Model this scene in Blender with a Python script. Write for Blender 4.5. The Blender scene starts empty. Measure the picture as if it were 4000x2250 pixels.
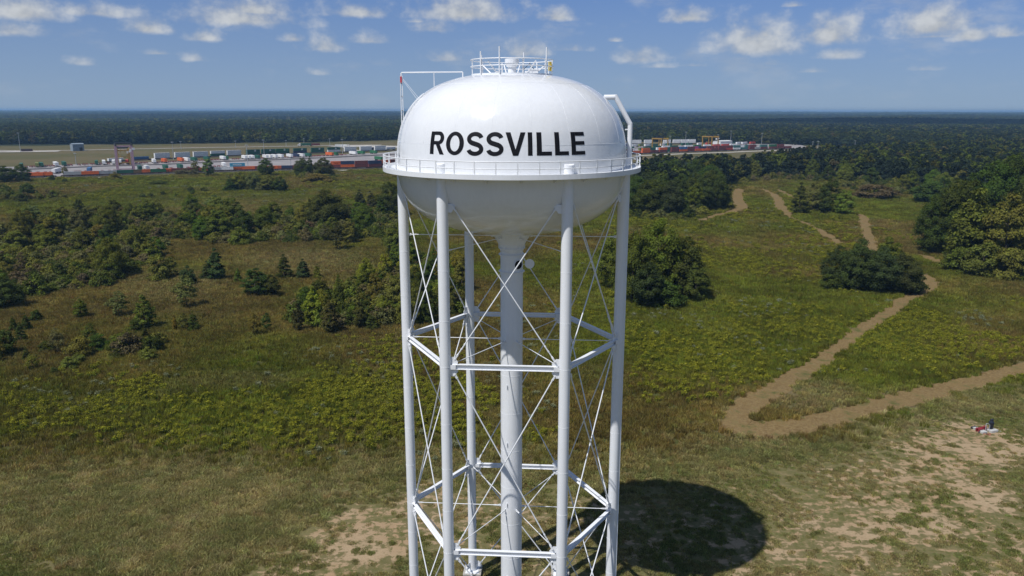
import bpy, math, random
import numpy as np
from mathutils import Vector, Matrix

# ------------------------------------------------------------------ camera, world, sun, exposure
scene = bpy.context.scene
COL = scene.collection
R = math.radians
F_PX, PITCH, ROLL = 3030.0, R(12.91), 0.0015       # focal length in 4000 px wide frame
CAM = np.array([0.03, -69.66, 51.23])
cam_data = bpy.data.cameras.new('camera')
cam = bpy.data.objects.new('camera', cam_data)
COL.objects.link(cam)
cam_data.sensor_width = 36.0
cam_data.lens = F_PX / 4000.0 * 36.0
cam_data.clip_start = 0.5
cam_data.clip_end = 60000.0
cam.matrix_world = (Matrix.Translation(Vector(CAM)) @ Matrix.Rotation(R(90) - PITCH, 4, 'X')
                    @ Matrix.Rotation(ROLL, 4, 'Z'))
scene.camera = cam

SUN_DIR = Vector((21.0, 20.4, -47.4)).normalized()   # the way the light travels
SUN_EL = math.asin(-SUN_DIR.z)
SUN_AZ = math.atan2(-SUN_DIR.x, -SUN_DIR.y)          # from +Y towards +X
sun_data = bpy.data.lights.new('sun', 'SUN')
sun_data.energy = 4.1
sun_data.angle = R(0.53)
sun_data.color = (1.0, 0.975, 0.94)
sun = bpy.data.objects.new('sun', sun_data)
COL.objects.link(sun)
sun.rotation_euler = SUN_DIR.to_track_quat('-Z', 'Y').to_euler()

scene.view_settings.view_transform = 'Standard'
scene.view_settings.look = 'None'
scene.view_settings.exposure = 0.0
scene.view_settings.gamma = 1.0
scene.view_settings.use_curve_mapping = False
scene.cycles.use_denoising = True
scene.cycles.max_bounces = 6
scene.cycles.diffuse_bounces = 3
scene.cycles.glossy_bounces = 3
scene.cycles.transmission_bounces = 4
scene.cycles.transparent_max_bounces = 8
scene.cycles.volume_bounces = 0
scene.cycles.use_adaptive_sampling = True
scene.cycles.adaptive_threshold = 0.01

class NT:
    """small helper for node trees"""
    def __init__(s, tree):
        s.t = tree
    def n(s, kind, **kw):
        nd = s.t.nodes.new(kind)
        for k, v in kw.items():
            setattr(nd, k, v)
        return nd
    def l(s, a, b):
        s.t.links.new(a, b)
    def put(s, sock, v):
        if hasattr(v, 'is_linked') or hasattr(v, 'links'):
            s.l(v, sock)
        else:
            sock.default_value = v
    def math(s, op, a, b=0.0, c=None, clamp=False):
        m = s.n('ShaderNodeMath', operation=op, use_clamp=clamp)
        s.put(m.inputs[0], a); s.put(m.inputs[1], b)
        if c is not None: s.put(m.inputs[2], c)
        return m.outputs[0]
    def vec(s, op, a, b=(0, 0, 0), scale=None):
        m = s.n('ShaderNodeVectorMath', operation=op)
        s.put(m.inputs[0], a); s.put(m.inputs[1], b)
        if scale is not None: s.put(m.inputs['Scale'], scale)
        return m
    def noise(s, vec, scale, detail=3.0, rough=0.55, dim='3D', dist=0.0):
        m = s.n('ShaderNodeTexNoise', noise_dimensions=dim)
        if vec is not None: s.l(vec, m.inputs['Vector'])
        m.inputs['Scale'].default_value = scale
        m.inputs['Detail'].default_value = detail
        m.inputs['Roughness'].default_value = rough
        m.inputs['Distortion'].default_value = dist
        return m.outputs['Fac']
    def ramp(s, v, a, b, lo=0.0, hi=1.0, smooth=True):
        m = s.n('ShaderNodeMapRange', interpolation_type='SMOOTHSTEP' if smooth else 'LINEAR')
        s.put(m.inputs[0], v); s.put(m.inputs[1], a); s.put(m.inputs[2], b)
        s.put(m.inputs[3], lo); s.put(m.inputs[4], hi)
        return m.outputs[0]
    def mix(s, f, a, b, blend='MIX'):
        m = s.n('ShaderNodeMix', data_type='RGBA', blend_type=blend)
        s.put(m.inputs[0], f)
        s.put(m.inputs[6], a if not isinstance(a, tuple) else (*a[:3], 1))
        s.put(m.inputs[7], b if not isinstance(b, tuple) else (*b[:3], 1))
        return m.outputs[2]

world = bpy.data.worlds.new('World')
scene.world = world
world.use_nodes = True
world.cycles.sampling_method = 'MANUAL'
world.cycles.sample_map_resolution = 256
world.node_tree.nodes.clear()
W = NT(world.node_tree)
def build_world():
    out = W.n('ShaderNodeOutputWorld')
    bg = W.n('ShaderNodeBackground')
    bg.inputs['Strength'].default_value = 0.12
    W.l(bg.outputs[0], out.inputs[0])
    sky = W.n('ShaderNodeTexSky', sky_type='NISHITA')
    sky.sun_disc = False
    sky.sun_elevation = SUN_EL
    sky.sun_rotation = SUN_AZ
    sky.altitude = 0.0
    sky.air_density = 0.4
    sky.dust_density = 0.0
    sky.ozone_density = 10.0
    tc = W.n('ShaderNodeTexCoord')
    d = tc.outputs['Generated']
    sep = W.n('ShaderNodeSeparateXYZ')
    W.l(d, sep.inputs[0])
    az = W.math('ARCTAN2', sep.outputs[0], sep.outputs[1])
    el = W.math('ARCSINE', sep.outputs[2])
    # cumulus: named puffs in the part of the sky the camera looks at, a field of the same kind all round
    co = W.n('ShaderNodeCombineXYZ')
    W.l(az, co.inputs[0]); W.l(W.math('MULTIPLY', el, 1.25), co.inputs[1])
    ae = W.n('ShaderNodeCombineXYZ')
    W.l(az, ae.inputs[0]); W.l(el, ae.inputs[1])
    n_big = W.noise(co.outputs[0], 36.0, 4.0, 0.52)
    n_fine = W.noise(co.outputs[0], 150.0, 3.0, 0.6)
    wob = W.math('SUBTRACT', n_big, 0.5)
    wob2 = W.math('SUBTRACT', n_fine, 0.5)
    total = None
    K = 1.5528
    # display x, base y, half width, height, density
    puffs = [(60, 38, 95, 55, .95), (30, 82, 110, 40, .5), (240, 35, 170, 40, .45), (372, 76, 55, 36, .8), (610, 52, 150, 60, .75),
             (640, 30, 80, 35, .9), (515, 98, 50, 28, .62), (900, 36, 85, 34, .72), (742, 100, 32, 22, .6),
             (820, 122, 55, 40, .62), (930, 105, 70, 30, .35), (1170, 38, 115, 60, .92), (1090, 75, 70, 40, .45), (1400, 46, 45, 30, .75), (1125, 150, 60, 26, .55),
             (1320, 135, 70, 42, .6), (1430, 125, 60, 24, .38), (1610, 150, 70, 42, .62), (1730, 48, 62, 30, .85), (1905, 122, 105, 68, .95), (1925, 90, 30, 35, .7),
             (2090, 96, 72, 60, .95), (2110, 143, 60, 26, .6), (2350, 75, 90, 66, 1.0), (2440, 95, 60, 34, .8), (2350, 92, 120, 22, .5), (2525, 88, 60, 30, .55),
             (1940, 162, 70, 24, .4), (1745, 165, 45, 14, .38), (205, 160, 45, 22, .42), (490, 150, 40, 22, .42), (400, 135, 55, 16, .36), (1050, 55, 40, 14, .35),
             (2000, 14, 40, 16, .5), (2330, 175, 60, 16, .3), (1545, 103, 30, 12, .4), (2045, 180, 70, 18, .25), (800, 186, 60, 18, .26), (1660, 168, 50, 16, .3)]
    def azel(dx, dy):
        r = px_ray(dx * K, dy * K)
        r = r / np.linalg.norm(r)
        return math.atan2(r[0], r[1]), math.asin(r[2])
    for (px, py, hw, hh, den) in puffs:
        a0, e0 = azel(px, py)
        a1, _ = azel(px + hw, py)
        _, e1 = azel(px, py - hh)
        sw, sh = 1 / ((a1 - a0) * 1.3), 1 / ((e1 - e0) * 1.25)
        uv = W.n('ShaderNodeVectorMath', operation='MULTIPLY_ADD')
        W.l(ae.outputs[0], uv.inputs[0]); uv.inputs[1].default_value = (sw, sh, 0); uv.inputs[2].default_value = (-a0 * sw, -e0 * sh, 0)
        # flat base: anything below the base falls off several times as fast
        fl = W.vec('MAXIMUM', uv.outputs[0], W.vec('MULTIPLY', uv.outputs[0], (-1, -3.6, 0)).outputs[0])
        ln = W.vec('LENGTH', fl.outputs[0]).outputs['Value']
        v = W.math('SUBTRACT', 1.0 + (den - 1.0) * .75, ln)
        total = v if total is None else W.math('MAXIMUM', total, v)
    total = W.math('ADD', total, W.math('ADD', W.math('MULTIPLY', wob, 2.1), W.math('MULTIPLY', wob2, 0.35)))
    total = W.ramp(total, -0.3, 0.95, 0.0, 1.0)
    # the field elsewhere (and faint wisps between the puffs)
    co2 = W.n('ShaderNodeCombineXYZ')
    W.l(az, co2.inputs[0]); W.l(W.math('MULTIPLY', el, 2.6), co2.inputs[1]); co2.inputs[2].default_value = 3.7
    f = W.noise(co2.outputs[0], 9.0, 5.0, 0.6)
    field = W.ramp(f, 0.52, 0.74, 0.0, 0.75)
    field = W.math('MULTIPLY', field, W.ramp(el, 0.10, 0.22, 0.5, 1.0))
    total = W.math('MAXIMUM', total, field)
    total = W.math('MULTIPLY', total, W.ramp(el, 0.0, 0.09, 0.25, 1.0))
    # summer haze low in the sky takes the glare off the horizon, the same all round
    hz = W.ramp(el, 0.0, 0.15, 0.42, 1.0, smooth=False)
    skycol = W.vec('SCALE', sky.outputs[0], scale=hz)
    veil = W.ramp(el, 0.0, 0.14, 0.80, 0.20, smooth=False)
    skycol = W.vec('ADD', W.vec('SCALE', skycol.outputs[0], scale=W.math('SUBTRACT', 1.0, veil)).outputs[0], W.vec('SCALE', (2.4, 3.2, 4.35), scale=veil).outputs[0])
    lit = W.ramp(n_big, 0.35, 0.7, 0.84, 1.1)
    cl = W.mix(1.0, (4.5, 4.7, 4.9), (1, 1, 1), 'MULTIPLY')
    clv = W.vec('SCALE', cl, scale=lit)
    fin = W.mix(W.math('MULTIPLY', total, 0.92), skycol.outputs[0], clv.outputs[0])
    W.l(fin, bg.inputs['Color'])

def px_ray(px, py):
    X, Y = px - 2000.0, py - 1125.0
    c, s = math.cos(-ROLL), math.sin(-ROLL)
    X, Y = X * c - Y * s, X * s + Y * c
    d0, d1, d2 = X / F_PX, 1.0, -Y / F_PX
    c, s = math.cos(PITCH), math.sin(PITCH)
    return np.array([d0, d1 * c + d2 * s, -d1 * s + d2 * c])
build_world()

# ------------------------------------------------------------------ measuring helpers (photo point -> place on the ground)
KD = 1.5528
def G(dx, dy):
    r = px_ray(dx * KD, dy * KD)
    t = -CAM[2] / r[2]
    return CAM[0] + r[0] * t, CAM[1] + r[1] * t
def to_disp(x, y, z=0.0):
    x = np.asarray(x, float) - CAM[0]; y = np.asarray(y, float) - CAM[1]; z = np.asarray(z, float) - CAM[2]
    c, s = math.cos(PITCH), math.sin(PITCH)
    d = y * c - z * s; u = y * s + z * c
    d = np.where(d < 1.0, 1.0, d)
    X = F_PX * x / d; Y = -F_PX * u / d
    return (2000 + X - Y * ROLL) / KD, (1125 + X * ROLL + Y) / KD
def metres(dx, dy, n_disp):
    x, y = G(dx, dy)
    dist = math.sqrt((x - CAM[0]) ** 2 + (y - CAM[1]) ** 2 + CAM[2] ** 2)
    return n_disp * KD * dist / F_PX
def inside(poly, x, y):
    poly = np.asarray(poly, float)
    x = np.asarray(x, float); y = np.asarray(y, float)
    res = np.zeros(x.shape, bool)
    n = len(poly)
    for i in range(n):
        x0, y0 = poly[i]; x1, y1 = poly[(i + 1) % n]
        hit = ((y0 > y) != (y1 > y)) & (x < (x1 - x0) * (y - y0) / (y1 - y0 + 1e-12) + x0)
        res ^= hit
    return res
def gpoly(pts):
    return np.array([G(*p) for p in pts])
def height(x, y):
    x = np.asarray(x, float); y = np.asarray(y, float)
    d = np.hypot(x, y)
    near = np.clip((d - 25) / 60, 0, 1) * np.clip((520 - d) / 160, 0, 1)
    h = near * (0.45 * np.sin(x * .031 + 1.0) * np.cos(y * .027) + 0.25 * np.sin(x * .083 + y * .061))
    far = np.clip((d - 1150) / 1500, 0, 1) ** 1.3
    h = h + far * (-1 + 4 * np.sin(x * .0021 + y * .0013 + .6) * np.cos(y * .0027 - x * .0008) + 3 * np.sin(x * .0047 - y * .0036))
    h = h + np.clip((d - 3000) / 12000, 0, 1) * 8
    return h

def vnoise(x, y, s, seed=0):
    """cheap smooth value noise 0..1"""
    x = np.asarray(x) * s + seed * 17.3; y = np.asarray(y) * s + seed * 7.9
    xi, yi = np.floor(x), np.floor(y); fx, fy = x - xi, y - yi
    fx = fx * fx * (3 - 2 * fx); fy = fy * fy * (3 - 2 * fy)
    def h(a, b):
        v = np.sin(a * 127.1 + b * 311.7 + seed * 74.7) * 43758.5453
        return v - np.floor(v)
    return (h(xi, yi) * (1 - fx) + h(xi + 1, yi) * fx) * (1 - fy) + (h(xi, yi + 1) * (1 - fx) + h(xi + 1, yi + 1) * fx) * fy
def fbm(x, y, s, seed=0): return .55 * vnoise(x, y, s, seed) + .3 * vnoise(x, y, s * 2.1, seed + 1) + .15 * vnoise(x, y, s * 4.3, seed + 2)

# ------------------------------------------------------------------ object helpers
def link(o, parent=None):
    COL.objects.link(o)
    if parent is not None:
        o.parent = parent
    return o
def tag(o, label=None, cat=None, group=None, kind=None):
    if label: o['label'] = label
    if cat: o['category'] = cat
    if group: o['group'] = group
    if kind: o['kind'] = kind
    return o
def empty(name, loc=(0, 0, 0), rz=0.0):
    o = bpy.data.objects.new(name, None)
    o.location = loc
    o.rotation_euler = (0, 0, rz)
    o.empty_display_size = 0.2
    return link(o)
def mesh_from(name, verts, faces, mats=(), smooth=False, fmat=None):
    me = bpy.data.meshes.new(name)
    me.from_pydata([tuple(v) for v in verts], [], [tuple(f) for f in faces])
    for m in mats: me.materials.append(m)
    if fmat is not None: me.polygons.foreach_set('material_index', np.asarray(fmat, np.int32))
    if smooth: me.polygons.foreach_set('use_smooth', np.ones(len(me.polygons), bool))
    me.update()
    return me
def fast_mesh(name, V, loops, nper, mat=None, smooth=False):
    """V (n,3); loops flat vertex ids; every face has nper corners"""
    me = bpy.data.meshes.new(name)
    V = np.asarray(V, np.float32); loops = np.asarray(loops, np.int32).ravel()
    nf = len(loops) // nper
    me.vertices.add(len(V)); me.vertices.foreach_set('co', V.ravel())
    me.loops.add(len(loops)); me.loops.foreach_set('vertex_index', loops)
    me.polygons.add(nf)
    me.polygons.foreach_set('loop_start', np.arange(0, nf * nper, nper, dtype=np.int32))
    me.polygons.foreach_set('loop_total', np.full(nf, nper, np.int32))
    if smooth: me.polygons.foreach_set('use_smooth', np.ones(nf, bool))
    if mat: me.materials.append(mat)
    me.update(calc_edges=True)
    return me
class MB:
    """collects boxes, tubes and lathes; builds ONE mesh"""
    def __init__(s):
        s.v, s.f, s.m = [], [], []
    def add(s, V, F, mi=0):
        b = len(s.v)
        s.v += [tuple(map(float, p)) for p in V]
        s.f += [tuple(b + i for i in q) for q in F]
        s.m += [mi] * len(F)
    def box(s, c, d, mi=0, rz=0.0, M=None):
        hx, hy, hz = d[0] / 2, d[1] / 2, d[2] / 2
        V = [(x, y, z) for z in (-hz, hz) for y in (-hy, hy) for x in (-hx, hx)]
        if rz: V = [(x * math.cos(rz) - y * math.sin(rz), x * math.sin(rz) + y * math.cos(rz), z) for x, y, z in V]
        if M is not None: V = [tuple(M @ Vector(p)) for p in V]
        V = [(x + c[0], y + c[1], z + c[2]) for x, y, z in V]
        s.add(V, [(0, 2, 3, 1), (4, 5, 7, 6), (0, 1, 5, 4), (2, 6, 7, 3), (0, 4, 6, 2), (1, 3, 7, 5)], mi)
    def tube(s, a, b, r0, r1=None, n=10, mi=0, caps=True):
        a, b = Vector(a), Vector(b)
        r1 = r0 if r1 is None else r1
        q = (b - a).to_track_quat('Z', 'Y')
        V = []
        for p, r in ((a, r0), (b, r1)):
            for i in range(n):
                t = 2 * math.pi * i / n
                V.append(tuple(p + q @ Vector((r * math.cos(t), r * math.sin(t), 0))))
        F = [(i, (i + 1) % n, n + (i + 1) % n, n + i) for i in range(n)]
        if caps: F += [tuple(range(n - 1, -1, -1)), tuple(range(n, 2 * n))]
        s.add(V, F, mi)
    def pipe(s, pts, r, n=10, mi=0):
        """a tube along a polyline"""
        P = [Vector(p) for p in pts]
        V, prev = [], None
        for i, p in enumerate(P):
            t = (P[min(i + 1, len(P) - 1)] - P[max(i - 1, 0)]).normalized()
            q = t.to_track_quat('Z', 'Y') if prev is None else (prev[1].rotation_difference(t) @ prev[0])
            prev = (q, t)
            for k in range(n):
                a = 2 * math.pi * k / n
                V.append(tuple(p + q @ Vector((r * math.cos(a), r * math.sin(a), 0))))
        F = []
        for i in range(len(P) - 1):
            for k in range(n):
                F.append((i * n + k, i * n + (k + 1) % n, (i + 1) * n + (k + 1) % n, (i + 1) * n + k))
        F += [tuple(range(n - 1, -1, -1)), tuple(range((len(P) - 1) * n, len(P) * n))]
        s.add(V, F, mi)
    def lathe(s, rz, n=32, mi=0, a0=0.0, a1=2 * math.pi, closed=True):
        V, F = [], []
        m = n if closed else n + 1
        for r, z in rz:
            for k in range(m):
                a = a0 + (a1 - a0) * k / n
                V.append((r * math.cos(a), r * math.sin(a), z))
        for i in range(len(rz) - 1):
            for k in range(n):
                k2 = (k + 1) % m
                F.append((i * m + k, i * m + k2, (i + 1) * m + k2, (i + 1) * m + k))
        s.add(V, F, mi)
    def ring(s, r, z, rad, n=96, k=8, mi=0):
        """a torus: a round bar bent to a full ring"""
        V, F = [], []
        for i in range(n):
            a = 2 * math.pi * i / n
            for j in range(k):
                b = 2 * math.pi * j / k
                rr = r + rad * math.cos(b)
                V.append((rr * math.cos(a), rr * math.sin(a), z + rad * math.sin(b)))
        for i in range(n):
            for j in range(k):
                F.append((i * k + j, ((i + 1) % n) * k + j, ((i + 1) % n) * k + (j + 1) % k, i * k + (j + 1) % k))
        s.add(V, F, mi)
    def mesh(s, name, mats, smooth=False):
        return mesh_from(name, s.v, s.f, mats, smooth, s.m)
    def build(s, name, mats, parent=None, smooth=False, auto=None):
        mats = mats if isinstance(mats, (list, tuple)) else [mats]
        me = s.mesh(name, mats, smooth)
        if auto is not None:
            me.polygons.foreach_set('use_smooth', np.ones(len(me.polygons), bool))
            me.set_sharp_from_angle(angle=R(auto))
        return link(bpy.data.objects.new(name, me), parent)

# ------------------------------------------------------------------ materials
def new_mat(name):
    m = bpy.data.materials.new(name)
    m.use_nodes = True
    m.node_tree.nodes.clear()
    t = NT(m.node_tree)
    out = t.n('ShaderNodeOutputMaterial')
    return m, t, out
def plain(name, col, rough=0.6, metal=0.0, vary=0.12, scale=3.0, bump=0.0, spec=0.5, objcol=False):
    m, t, out = new_mat(name)
    b = t.n('ShaderNodeBsdfPrincipled')
    t.l(b.outputs[0], out.inputs[0])
    tc = t.n('ShaderNodeTexCoord')
    n = t.noise(tc.outputs['Object'], scale, 4.0)
    if objcol:
        oi = t.n('ShaderNodeObjectInfo'); base = oi.outputs['Color']
    else:
        base = (*col, 1)
    fac = t.ramp(n, 0.25, 0.75, 1.0 - vary, 1.0 + vary * .6)
    mixv = t.vec('SCALE', base if objcol else (col[0], col[1], col[2]), scale=fac)
    t.l(mixv.outputs[0], b.inputs['Base Color'])
    b.inputs['Roughness'].default_value = rough
    b.inputs['Metallic'].default_value = metal
    b.inputs['Specular IOR Level'].default_value = spec
    if bump:
        bp = t.n('ShaderNodeBump'); bp.inputs['Strength'].default_value = bump
        t.l(n, bp.inputs['Height']); t.l(bp.outputs[0], b.inputs['Normal'])
    return m

def white_paint(name, base, rough, wave):
    """gloss tank enamel: plates pulled slightly out of true by their welds, faint runs and dust"""
    m, t, out = new_mat(name)
    b = t.n('ShaderNodeBsdfPrincipled'); t.l(b.outputs[0], out.inputs[0])
    tc = t.n('ShaderNodeTexCoord')
    o = tc.outputs['Object']
    n1 = t.noise(o, 0.35, 4.0)
    mp = t.n('ShaderNodeMapping'); mp.inputs['Scale'].default_value = (2.2, 2.2, 0.22)
    t.l(o, mp.inputs['Vector'])
    n2 = t.noise(mp.outputs[0], 1.6, 5.0, 0.6)
    f = t.math('MULTIPLY', t.ramp(n1, .3, .7, .98, 1.0), t.ramp(n2, .35, .7, .97, 1.0))
    c = t.vec('SCALE', base, scale=f)
    t.l(c.outputs[0], b.inputs['Base Color'])
    rr = t.ramp(n2, .3, .7, rough * .85, rough * 1.25)
    t.l(rr, b.inputs['Roughness'])
    b.inputs['Specular IOR Level'].default_value = 0.5
    if wave:
        n3 = t.noise(o, 0.42, 2.0, 0.5)
        n4 = t.noise(o, 1.6, 2.0, 0.5)
        bp = t.n('ShaderNodeBump'); bp.inputs['Strength'].default_value = wave; bp.inputs['Distance'].default_value = 0.25
        t.l(t.math('ADD', n3, t.math('MULTIPLY', n4, 0.18)), bp.inputs['Height'])
        t.l(bp.outputs[0], b.inputs['Normal'])
    return m
M = {}
M['tank'] = white_paint('tank_enamel', (.80, .815, .83), 0.14, 0.22)
M['steel'] = white_paint('steel_enamel', (.85, .865, .885), 0.32, 0.05)
M['letter'] = plain('letter_paint', (.008, .008, .011), 0.55, vary=.3, scale=1.0, spec=.2)
M['hole_shade'] = plain('opening_shade', (.004, .004, .004), 0.9, vary=0)  # near-black colour puts in the shade inside the manway
M['redmark'] = plain('red_gauge_target', (.55, .03, .05), 0.5)
M['chain'] = plain('yellow_chain_paint', (.62, .45, .02), 0.5)
M['concrete'] = plain('concrete', (.42, .40, .36), 0.9, vary=.3, scale=6, bump=.2)
M['darkmetal'] = plain('dark_metal', (.03, .03, .033), 0.5)

def leaf_mat(name, instancer):
    m, t, out = new_mat(name)
    d = t.n('ShaderNodeBsdfDiffuse'); tr = t.n('ShaderNodeBsdfTranslucent')
    gl = t.n('ShaderNodeBsdfGlossy'); gl.inputs['Roughness'].default_value = 0.55
    mx = t.n('ShaderNodeMixShader'); mx.inputs[0].default_value = 0.26
    mx2 = t.n('ShaderNodeMixShader'); mx2.inputs[0].default_value = 0.006
    if instancer:
        a = t.n('ShaderNodeAttribute', attribute_type='INSTANCER', attribute_name='tint'); col = a.outputs['Color']
    else:
        a = t.n('ShaderNodeObjectInfo'); col = a.outputs['Color']
    tc = t.n('ShaderNodeTexCoord')
    n = t.noise(tc.outputs['Object'], 0.9, 3.0)
    at = t.n('ShaderNodeAttribute', attribute_type='GEOMETRY', attribute_name='leafvar')
    f = t.math('MULTIPLY', t.ramp(n, .3, .7, .72, 1.25), t.math('ADD', 0.6, t.math('MULTIPLY', at.outputs['Fac'], .8)))
    c = t.vec('SCALE', col, scale=f)
    hs = t.n('ShaderNodeHueSaturation')
    t.l(c.outputs[0], hs.inputs['Color'])
    t.l(t.ramp(at.outputs['Fac'], 0, 1, .485, .51, smooth=False), hs.inputs['Hue'])
    t.l(hs.outputs[0], d.inputs['Color'])
    t2 = t.vec('MULTIPLY', hs.outputs[0], (1.3, 1.28, .5))
    t.l(t2.outputs[0], tr.inputs['Color'])
    t.l(d.outputs[0], mx.inputs[1]); t.l(tr.outputs[0], mx.inputs[2])
    t.l(mx.outputs[0], mx2.inputs[1]); t.l(gl.outputs[0], mx2.inputs[2])
    t.l(mx2.outputs[0], out.inputs[0])
    return m
M['leaf'] = leaf_mat('leaf_foliage', False)
M['leaf_i'] = leaf_mat('leaf_foliage_massed', True)
M['bark'] = plain('bark', (.10, .085, .065), 0.95, vary=.4, scale=5, bump=.4)

# ------------------------------------------------------------------ ground
PATHS = []          # (centre line, half widths)
def zoom7(x, y): return ((2700 + x / 1.9815) / KD, (1200 + y / 1.9815) / KD)
main_c = [zoom7(*p) for p in [(340, 890), (400, 800), (560, 690), (790, 550), (1085, 345), (1370, 165), (1600, 10)]] + [(2270, 762), (2325, 735), (2335, 712), (2318, 692)]
PATHS.append(('mown_trail', main_c, [2.3, 2.6, 2.5, 2.3, 2.2, 2.2, 2.2, 2.3, 2.8, 2.8, 2.2]))
PATHS.append(('mown_track', [zoom7(*p) for p in [(330, 850), (360, 925), (500, 955), (700, 950), (1000, 900), (1320, 810), (1720, 690), (2050, 610), (2576, 495), (2900, 430), (3400, 330)]], [2.0, 3.0, 3.2, 3.0, 2.7, 2.6, 2.7, 2.4, 2.4, 2.5, 2.5]))
PATHS.append(('hill_trail', [(2195, 628), (2186, 600), (2177, 570), (2166, 542), (2140, 538)], [2.8, 2.8, 2.7, 2.6, 1.5]))
PATHS.append(('woodside_trail', [(2312, 640), (2338, 648), (2365, 660), (2400, 672)], [1.6, 2.2, 2.2, 1.6]))
PATHS.append(('meadow_trail', [(2115, 612), (2080, 592), (2030, 565), (1985, 545), (1965, 525), (1955, 500), (1935, 485), (1900, 470), (1880, 466), (1863, 475), (1854, 492), (1858, 510), (1866, 523), (1845, 533), (1800, 546), (1760, 558)], [2.4, 2.4, 2.2, 2.2, 3.2, 3.4, 2.2, 2.2, 3.0, 3.6, 3.8, 4.0, 4.0, 3.2, 2.6, 1.8]))
PATHS.append(('far_trail', [(1915, 459), (1950, 474), (1985, 492), (1998, 499)], [2.0, 2.2, 2.0, 1.4]))
PATHS.append(('sandy_track', [(500, 712), (545, 700), (590, 690), (640, 686), (700, 684), (860, 682), (895, 680)], [.8, 1.0, .9, .4, .3, 1.0, .8]))
def resample(pts, hw, step):
    P = np.array([G(*p) for p in pts]); hw = np.array(hw, float)
    # Catmull-Rom through the control points
    out, ow = [], []
    n = len(P)
    for i in range(n - 1):
        p0, p1, p2, p3 = P[max(i - 1, 0)], P[i], P[i + 1], P[min(i + 2, n - 1)]
        k = max(2, int(np.linalg.norm(p2 - p1) / step))
        for j in range(k):
            t = j / k
            out.append(.5 * ((2 * p1) + (p2 - p0) * t + (2 * p0 - 5 * p1 + 4 * p2 - p3) * t * t + (3 * p1 - p0 - 3 * p2 + p3) * t ** 3))
            ow.append(hw[i] * (1 - t) + hw[i + 1] * t)
    out.append(P[-1]); ow.append(hw[-1])
    return np.array(out), np.array(ow)
PATH_LINES = [(n, *resample(c, [1.14 * q for q in w], 1.6)) for n, c, w in PATHS]
def path_clear(x, y, extra=0.0):
    """signed distance to the nearest trail edge, negative on the trail"""
    best = np.full(np.shape(x), 1e9)
    for _, P, w in PATH_LINES:
        for i in range(0, len(P), 1):
            best = np.minimum(best, np.hypot(x - P[i, 0], y - P[i, 1]) - w[i])
    return best - extra

def ell(dx, dy, cx, cy, rx, ry, soft=0.5):
    q = np.sqrt(((dx - cx) / rx) ** 2 + ((dy - cy) / ry) ** 2)
    return np.clip((1 - q) / soft, 0, 1)
POLY_PAD = [(-400, 1215), (0, 1185), (350, 1168), (620, 1172), (820, 1185), (1000, 1150), (1150, 1150), (1300, 1165), (1560, 1190), (1700, 1178), (1850, 1110),
            (2000, 1100), (2150, 1075), (2260, 1030), (2400, 990), (2600, 962), (3000, 930), (3400, 1500), (3000, 3000), (-500, 3000)]
def pad_mask(dx, dy):
    dx, dy = np.asarray(dx, float), np.asarray(dy, float)
    return inside(POLY_PAD, dx + 50 * (vnoise(dx, dy, 1 / 45., 2) - .5), dy + 46 * (vnoise(dx, dy * 2, 1 / 60., 5) - .5) + 34 * (vnoise(dx, dy * 2, 1 / 22., 6) - .5))
def sand_mask(dx, dy):
    s = np.zeros(np.shape(dx))
    for (cx, cy, rx, ry, a) in [(2420, 1130, 330, 120, .72), (2280, 1270, 450, 200, .68), (2040, 1400, 520, 160, .60), (2500, 1400, 300, 190, .56),
                                (930, 1350, 250, 130, .70), (780, 1430, 280, 90, .60), (1130, 1310, 300, 170, .56), (1350, 1350, 320, 190, .52), (1700, 1330, 320, 170, .54), (1550, 1800, 900, 330, .4)]:
        s = np.maximum(s, a * ell(dx, dy, cx, cy, rx, ry, .55))
    return s
def straw_mask(dx, dy):
    s = np.zeros(np.shape(dx))
    for (cx, cy, rx, ry, a) in [(450, 1320, 560, 150, .8), (1050, 1180, 260, 60, .7), (1650, 1180, 300, 50, .55), (2050, 1000, 170, 60, .75), (1900, 1130, 160, 50, .5), (2300, 1010, 300, 50, .35),
                                (230, 1230, 400, 90, .5), (600, 960, 240, 30, .35), (780, 660, 240, 45, .45), (420, 720, 200, 60, .4), (600, 520, 300, 40, .3)]:
        s = np.maximum(s, a * ell(dx, dy, cx, cy, rx, ry, .6))
    return s
FOREST_FRONT_L = [(-900, 392), (0, 366), (300, 364), (500, 360), (800, 358), (1000, 352), (1300, 352), (1580, 356), (1850, 360), (2000, 366), (2200, 371), (2300, 372), (2576, 372), (3600, 372)]
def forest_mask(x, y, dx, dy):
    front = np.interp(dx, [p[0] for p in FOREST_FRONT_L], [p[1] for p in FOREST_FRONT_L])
    return (dy < front) & (y > 300)

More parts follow.
